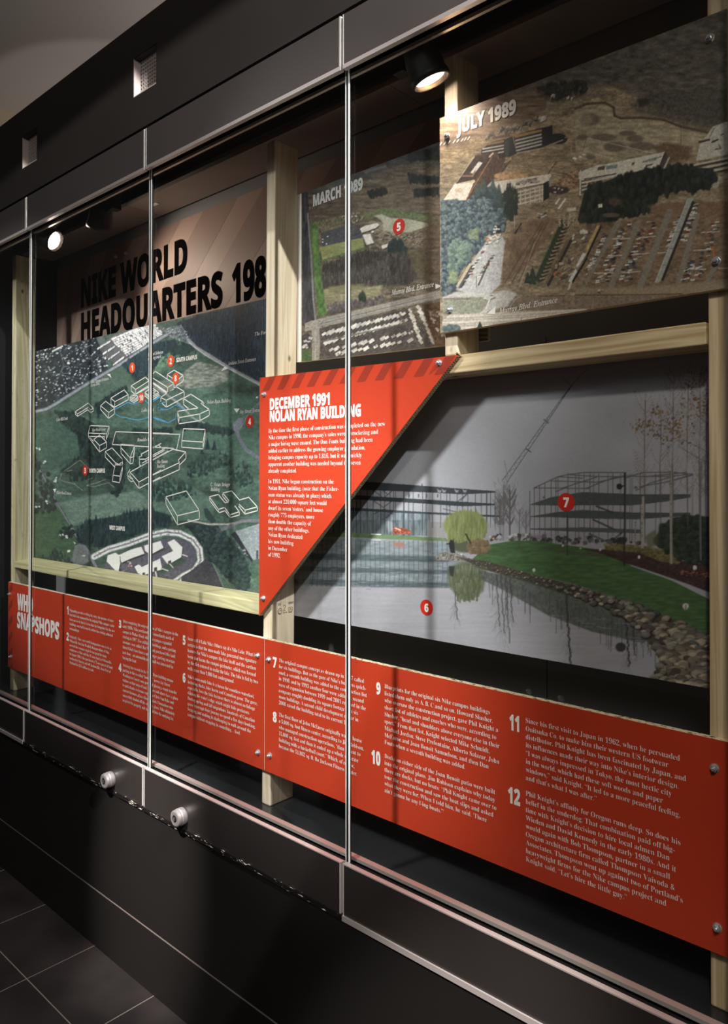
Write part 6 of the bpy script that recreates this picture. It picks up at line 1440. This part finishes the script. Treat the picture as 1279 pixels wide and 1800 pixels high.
N = [
 (RA, '1', 117.5, 121.3, 1064.5, 1079, ['Depending on who is telling the story, the number of trees', 'that had to be removed for the original Nike campus varies', 'from one to six, but it is true that the footprints for the new', 'buildings were built to nestle within the existing arboreal', 'surroundings.'], (122.7, 1074.5), (122.7, 1106.6), 2, 202),
 (RA, '2', 116.5, 121.8, 1111, 1124.8, ['Originally, Nike\u2019s new world headquarters were to be in', 'Wilsonville. But Bob Woodell, then-president of Nike,', 'worried the commute might be too great for many', 'employees so Nike sold the 41 acres back to Wilsonville.', 'In August 1986, Nike purchased a 75-acre parcel of land,', 'bordered by Murray and SW Jenkins Rd., from Port of', 'Portland for $5.5 million in cash.'], (122.7, 1120.5), (122.7, 1166.2), 4, 198.5),
 (RA, '3', 208.5, 214, 1089, 1102.6, ['After completing the original phase of Nike\u2019s campus in the', 'early 1990s, Nike purchased land immediately north of', 'campus to Walker Road, which the campus expanded', 'starting in 1997. Five additional buildings, and a parking', 'structure, were added. Had Nike not purchased this land,', 'there\u2019d likely have been a much larger parking structure', 'next door\u2026an automobile mega-mall was interested in', 'buying the land.'], (216.1, 1094), (216.1, 1158), 0, 313),
 (RA, '4', 208.2, 214.3, 1165, 1178.8, ['Arriving late to work in the Nolan Ryan building means', 'parking in the so-called \u201clower lot\u201d across Jay Street.', 'Washington County once proposed placing a waste transfer', 'station on that strip of land. Owners and others have a place', 'to park thanks to former employees Chris Van Dyke and', 'current business affairs director Mark Thomashow who', 'successfully fended off the county\u2019s plans. Nike ultimately', 'acquired the property and turned it into the outlying lot.'], (216.1, 1171), (216.1, 1232.6), 3, 313),
 (RA, '5', 320.8, 327, 1116, 1132.2, ['Some call it Lake Nike. Others say it\u2019s Nike Lake. What is', 'certain is that the man-made lake generated two signature', 'features for Nike\u2019s campus: the lake itself and the earthen', 'berm that forms the campus perimeter, which was formed', 'by the dirt removed to make the lake. The lake is fed by two', 'wells more than 1,000 feet underground.'], (330.2, 1125), (330.2, 1177), 4, 453.5),
 (RA, '6', 320.5, 327, 1182, 1197.8, ['Nike\u2019s man-made lake is a haven for countless waterfowl,', 'including ducks, blue heron and Canadian geese. The geese,', 'especially, love the lake because there is almost no foliage', 'skirting the water\u2019s edge, which might hide predators.', 'During spring and fall migrations, hundreds of Canadian', 'geese interrupt their journey to spend a few days honking,', 'foraging and making it challenging to walk around the', 'campus without stepping in something\u2026 fowl.'], (330.2, 1191.4), (330.2, 1258), 1, 452.8),
 (RB, '7', 478.6, 487.4, 1153.8, 1171.6, ['The original campus concept as drawn up in 1987 called', 'for six buildings. But as the pace of Nike\u2019s business quick-', 'ened, a seventh building was added to the construction list', 'in 1990, and by 1993 another four were added. A second', 'wave of expansion between 1999 and 2001 resulted in the', 'company roughly doubling its square footage with six', 'more buildings. A second child development center in', '2008 raised the building total to its current 18.'], (490.4, 1163.5), (490.4, 1237.6), 2, 644.5),
 (RB, '8', 478.8, 487.4, 1249.8, 1267.4, ['The first floor of John McEnroe originally was to house', 'a 5,000 sq. foot fitness center, according to Jim Robison,', 'who managed construction operations, \u201cthen it went to', '15,000 sq. feet and then it ended up a whole separate', 'building with a basketball court.\u201d Which, of course,', 'became the 51,862 sq. ft. Bo Jackson Fitness Center.'], (490.4, 1259), (490.4, 1313.8), 1, 639),
 (RB, '9', 660.2, 670.2, 1198, 1218.6, ['Blueprints for the original six Nike campus buildings', 'listed them only as A, B, C and so on. Howard Slusher,', 'who oversaw the construction project, gave Phil Knight a', 'short list of athletes and coaches who were, according to', 'Slusher, \u201chead and shoulders above everyone else in their', 'sport.\u201d From that list, Knight selected Mike Schmidt,', 'Michael Jordan, Steve Prefontaine, Alberto Salazar, John', 'McEnroe and Joan Benoit Samuelson, and then Dan', 'Fouts when a seventh building was added.'], (676, 1209.5), (676, 1307.3), 2, 875.3),
 (RB, '10', 651.5, 670, 1316.5, 1340, ['Docks on either side of the Joan Benoit patio were built', 'into the original plans. Jim Robison explains why today', 'there are docks, but no boats: \u201cPhil Knight came over to', 'tour the construction and saw the boat slips and asked', 'what they were for. When I told him, he said, \u2018There', 'ain\u2019t gonna be any f-ing boats.\u2019\u201d'], (676, 1331.8), (676, 1391.9), 2, 872),
 (RB, '11', 893.5, 914.2, 1254, 1281, ['Since his first visit to Japan in 1962, when he persuaded', 'Onitsuka Co. to make him their western US footwear', 'distributor, Phil Knight has been fascinated by Japan, and', 'its influences made their way into Nike\u2019s interior design.', '\u201cI was always impressed in Tokyo, the most hectic city', 'in the world, which had these soft woods and paper', 'windows,\u201d said Knight. \u201cIt led to a more peaceful feeling,', 'and that\u2019s what I was after.\u201d'], (924, 1270), (924, 1370.5), 2, 1205),
 (RB, '12', 891, 916, 1381, 1408.5, ['Phil Knight\u2019s affinity for Oregon runs deep. So does his', 'belief in the underdog. That combination paid off big-', 'time with Knight\u2019s decision to hire local admen Dan', 'Wieden and David Kennedy in the early 1980s. And it', 'would again with Bob Thompson, partner in a small', 'Oregon architecture firm called Thompson Vaivoda &', 'Associates. Thompson went up against two of Portland\u2019s', 'heavyweight firms for the Nike campus project and', 'Knight said, \u201cLet\u2019s hire the little guy.\u201d'], (924, 1398), (924, 1513), 6, 1199),
]
for p, s, u0, u1, vt, vb, lines, first, last, ref, ue in N:
    numeral(p, s, u0, u1, vt, vb)
    paragraph(p, lines, YF, first, last, ref, ue, WHITE_INK, cap_ratio=.60)
for p, u, v in ((RA, 17.5, 1044), (RA, 19.5, 1154), (RA, 453, 1152), (RB, 472.5, 1159), (RA, 454, 1322), (RB, 474.5, 1327.5), (RB, 1255.5, 1350), (RB, 1260.5, 1630)): bolt(p, u, v, YF, .95)

# ------------------------------------------------------------------ spotlights inside the case
def lamp(pos, n, arm_top, label, lit=True, energy=0, color=WARM, angle=60, blend=.3):
    n = Vector(n).normalized(); p = Vector(pos)
    t = thing('spotlight', tuple(arm_top), label, 'spotlight', 'spotlights inside the case')
    MB().lathe([(.012, -.092), (.026, -.088), (.037, -.07), (.0415, -.045), (.0425, -.012), (.0455, -.008), (.0455, .006), (.0405, .006), (.0395, -.004)], p, n, 36, (True, False)).build('head', LAMP_BLACK, t, smooth=True)
    MB().lathe([(.0405, .0055), (.0395, .0058), (.037, -.003), (.034, -.0035)], p, n, 36, (False, False)).build('rim', LENS_RING, t, smooth=True)
    MB().lathe([(.0345, -.0034), (.02, -.002), (.0, -.0015)], p, n, 32).build('lens', LENS if lit else LAMP_BLACK, t)
    a = Vector(arm_top); back = p - n * .05
    m = MB(); m.box(a.x - .016, a.x + .016, a.y - .016, a.y + .016, back.z - .012, 2.75)
    m.tube((a.x, a.y, back.z), tuple(back + (a - back).normalized() * .0), .009)
    m.build('arm', LAMP_BLACK, t)
    if lit:
        s = spot('lamp_beam', p + n * .012, p + n, energy, color, angle, blend, .03)
    return t
lamp((-2.868, .10, 2.474), (.72, .42, -.40), (-2.955, .12, 2.74), 'lit black spotlight at the far left, its bright lens facing right', True, 16, WARM, 105, .8)
lamp((-2.585, .135, 2.475), (-.5, .1, -.85), (-2.462, .13, 2.74), 'unlit-looking black spotlight seen from behind, second from the left', False)
lamp((-1.026, .10, 2.447), (.2, .3, -.85), (-1.10, .09, 2.74), 'lit black spotlight at top right with its lens facing down, beside the short upright', True, 5, WARM, 100, .7)
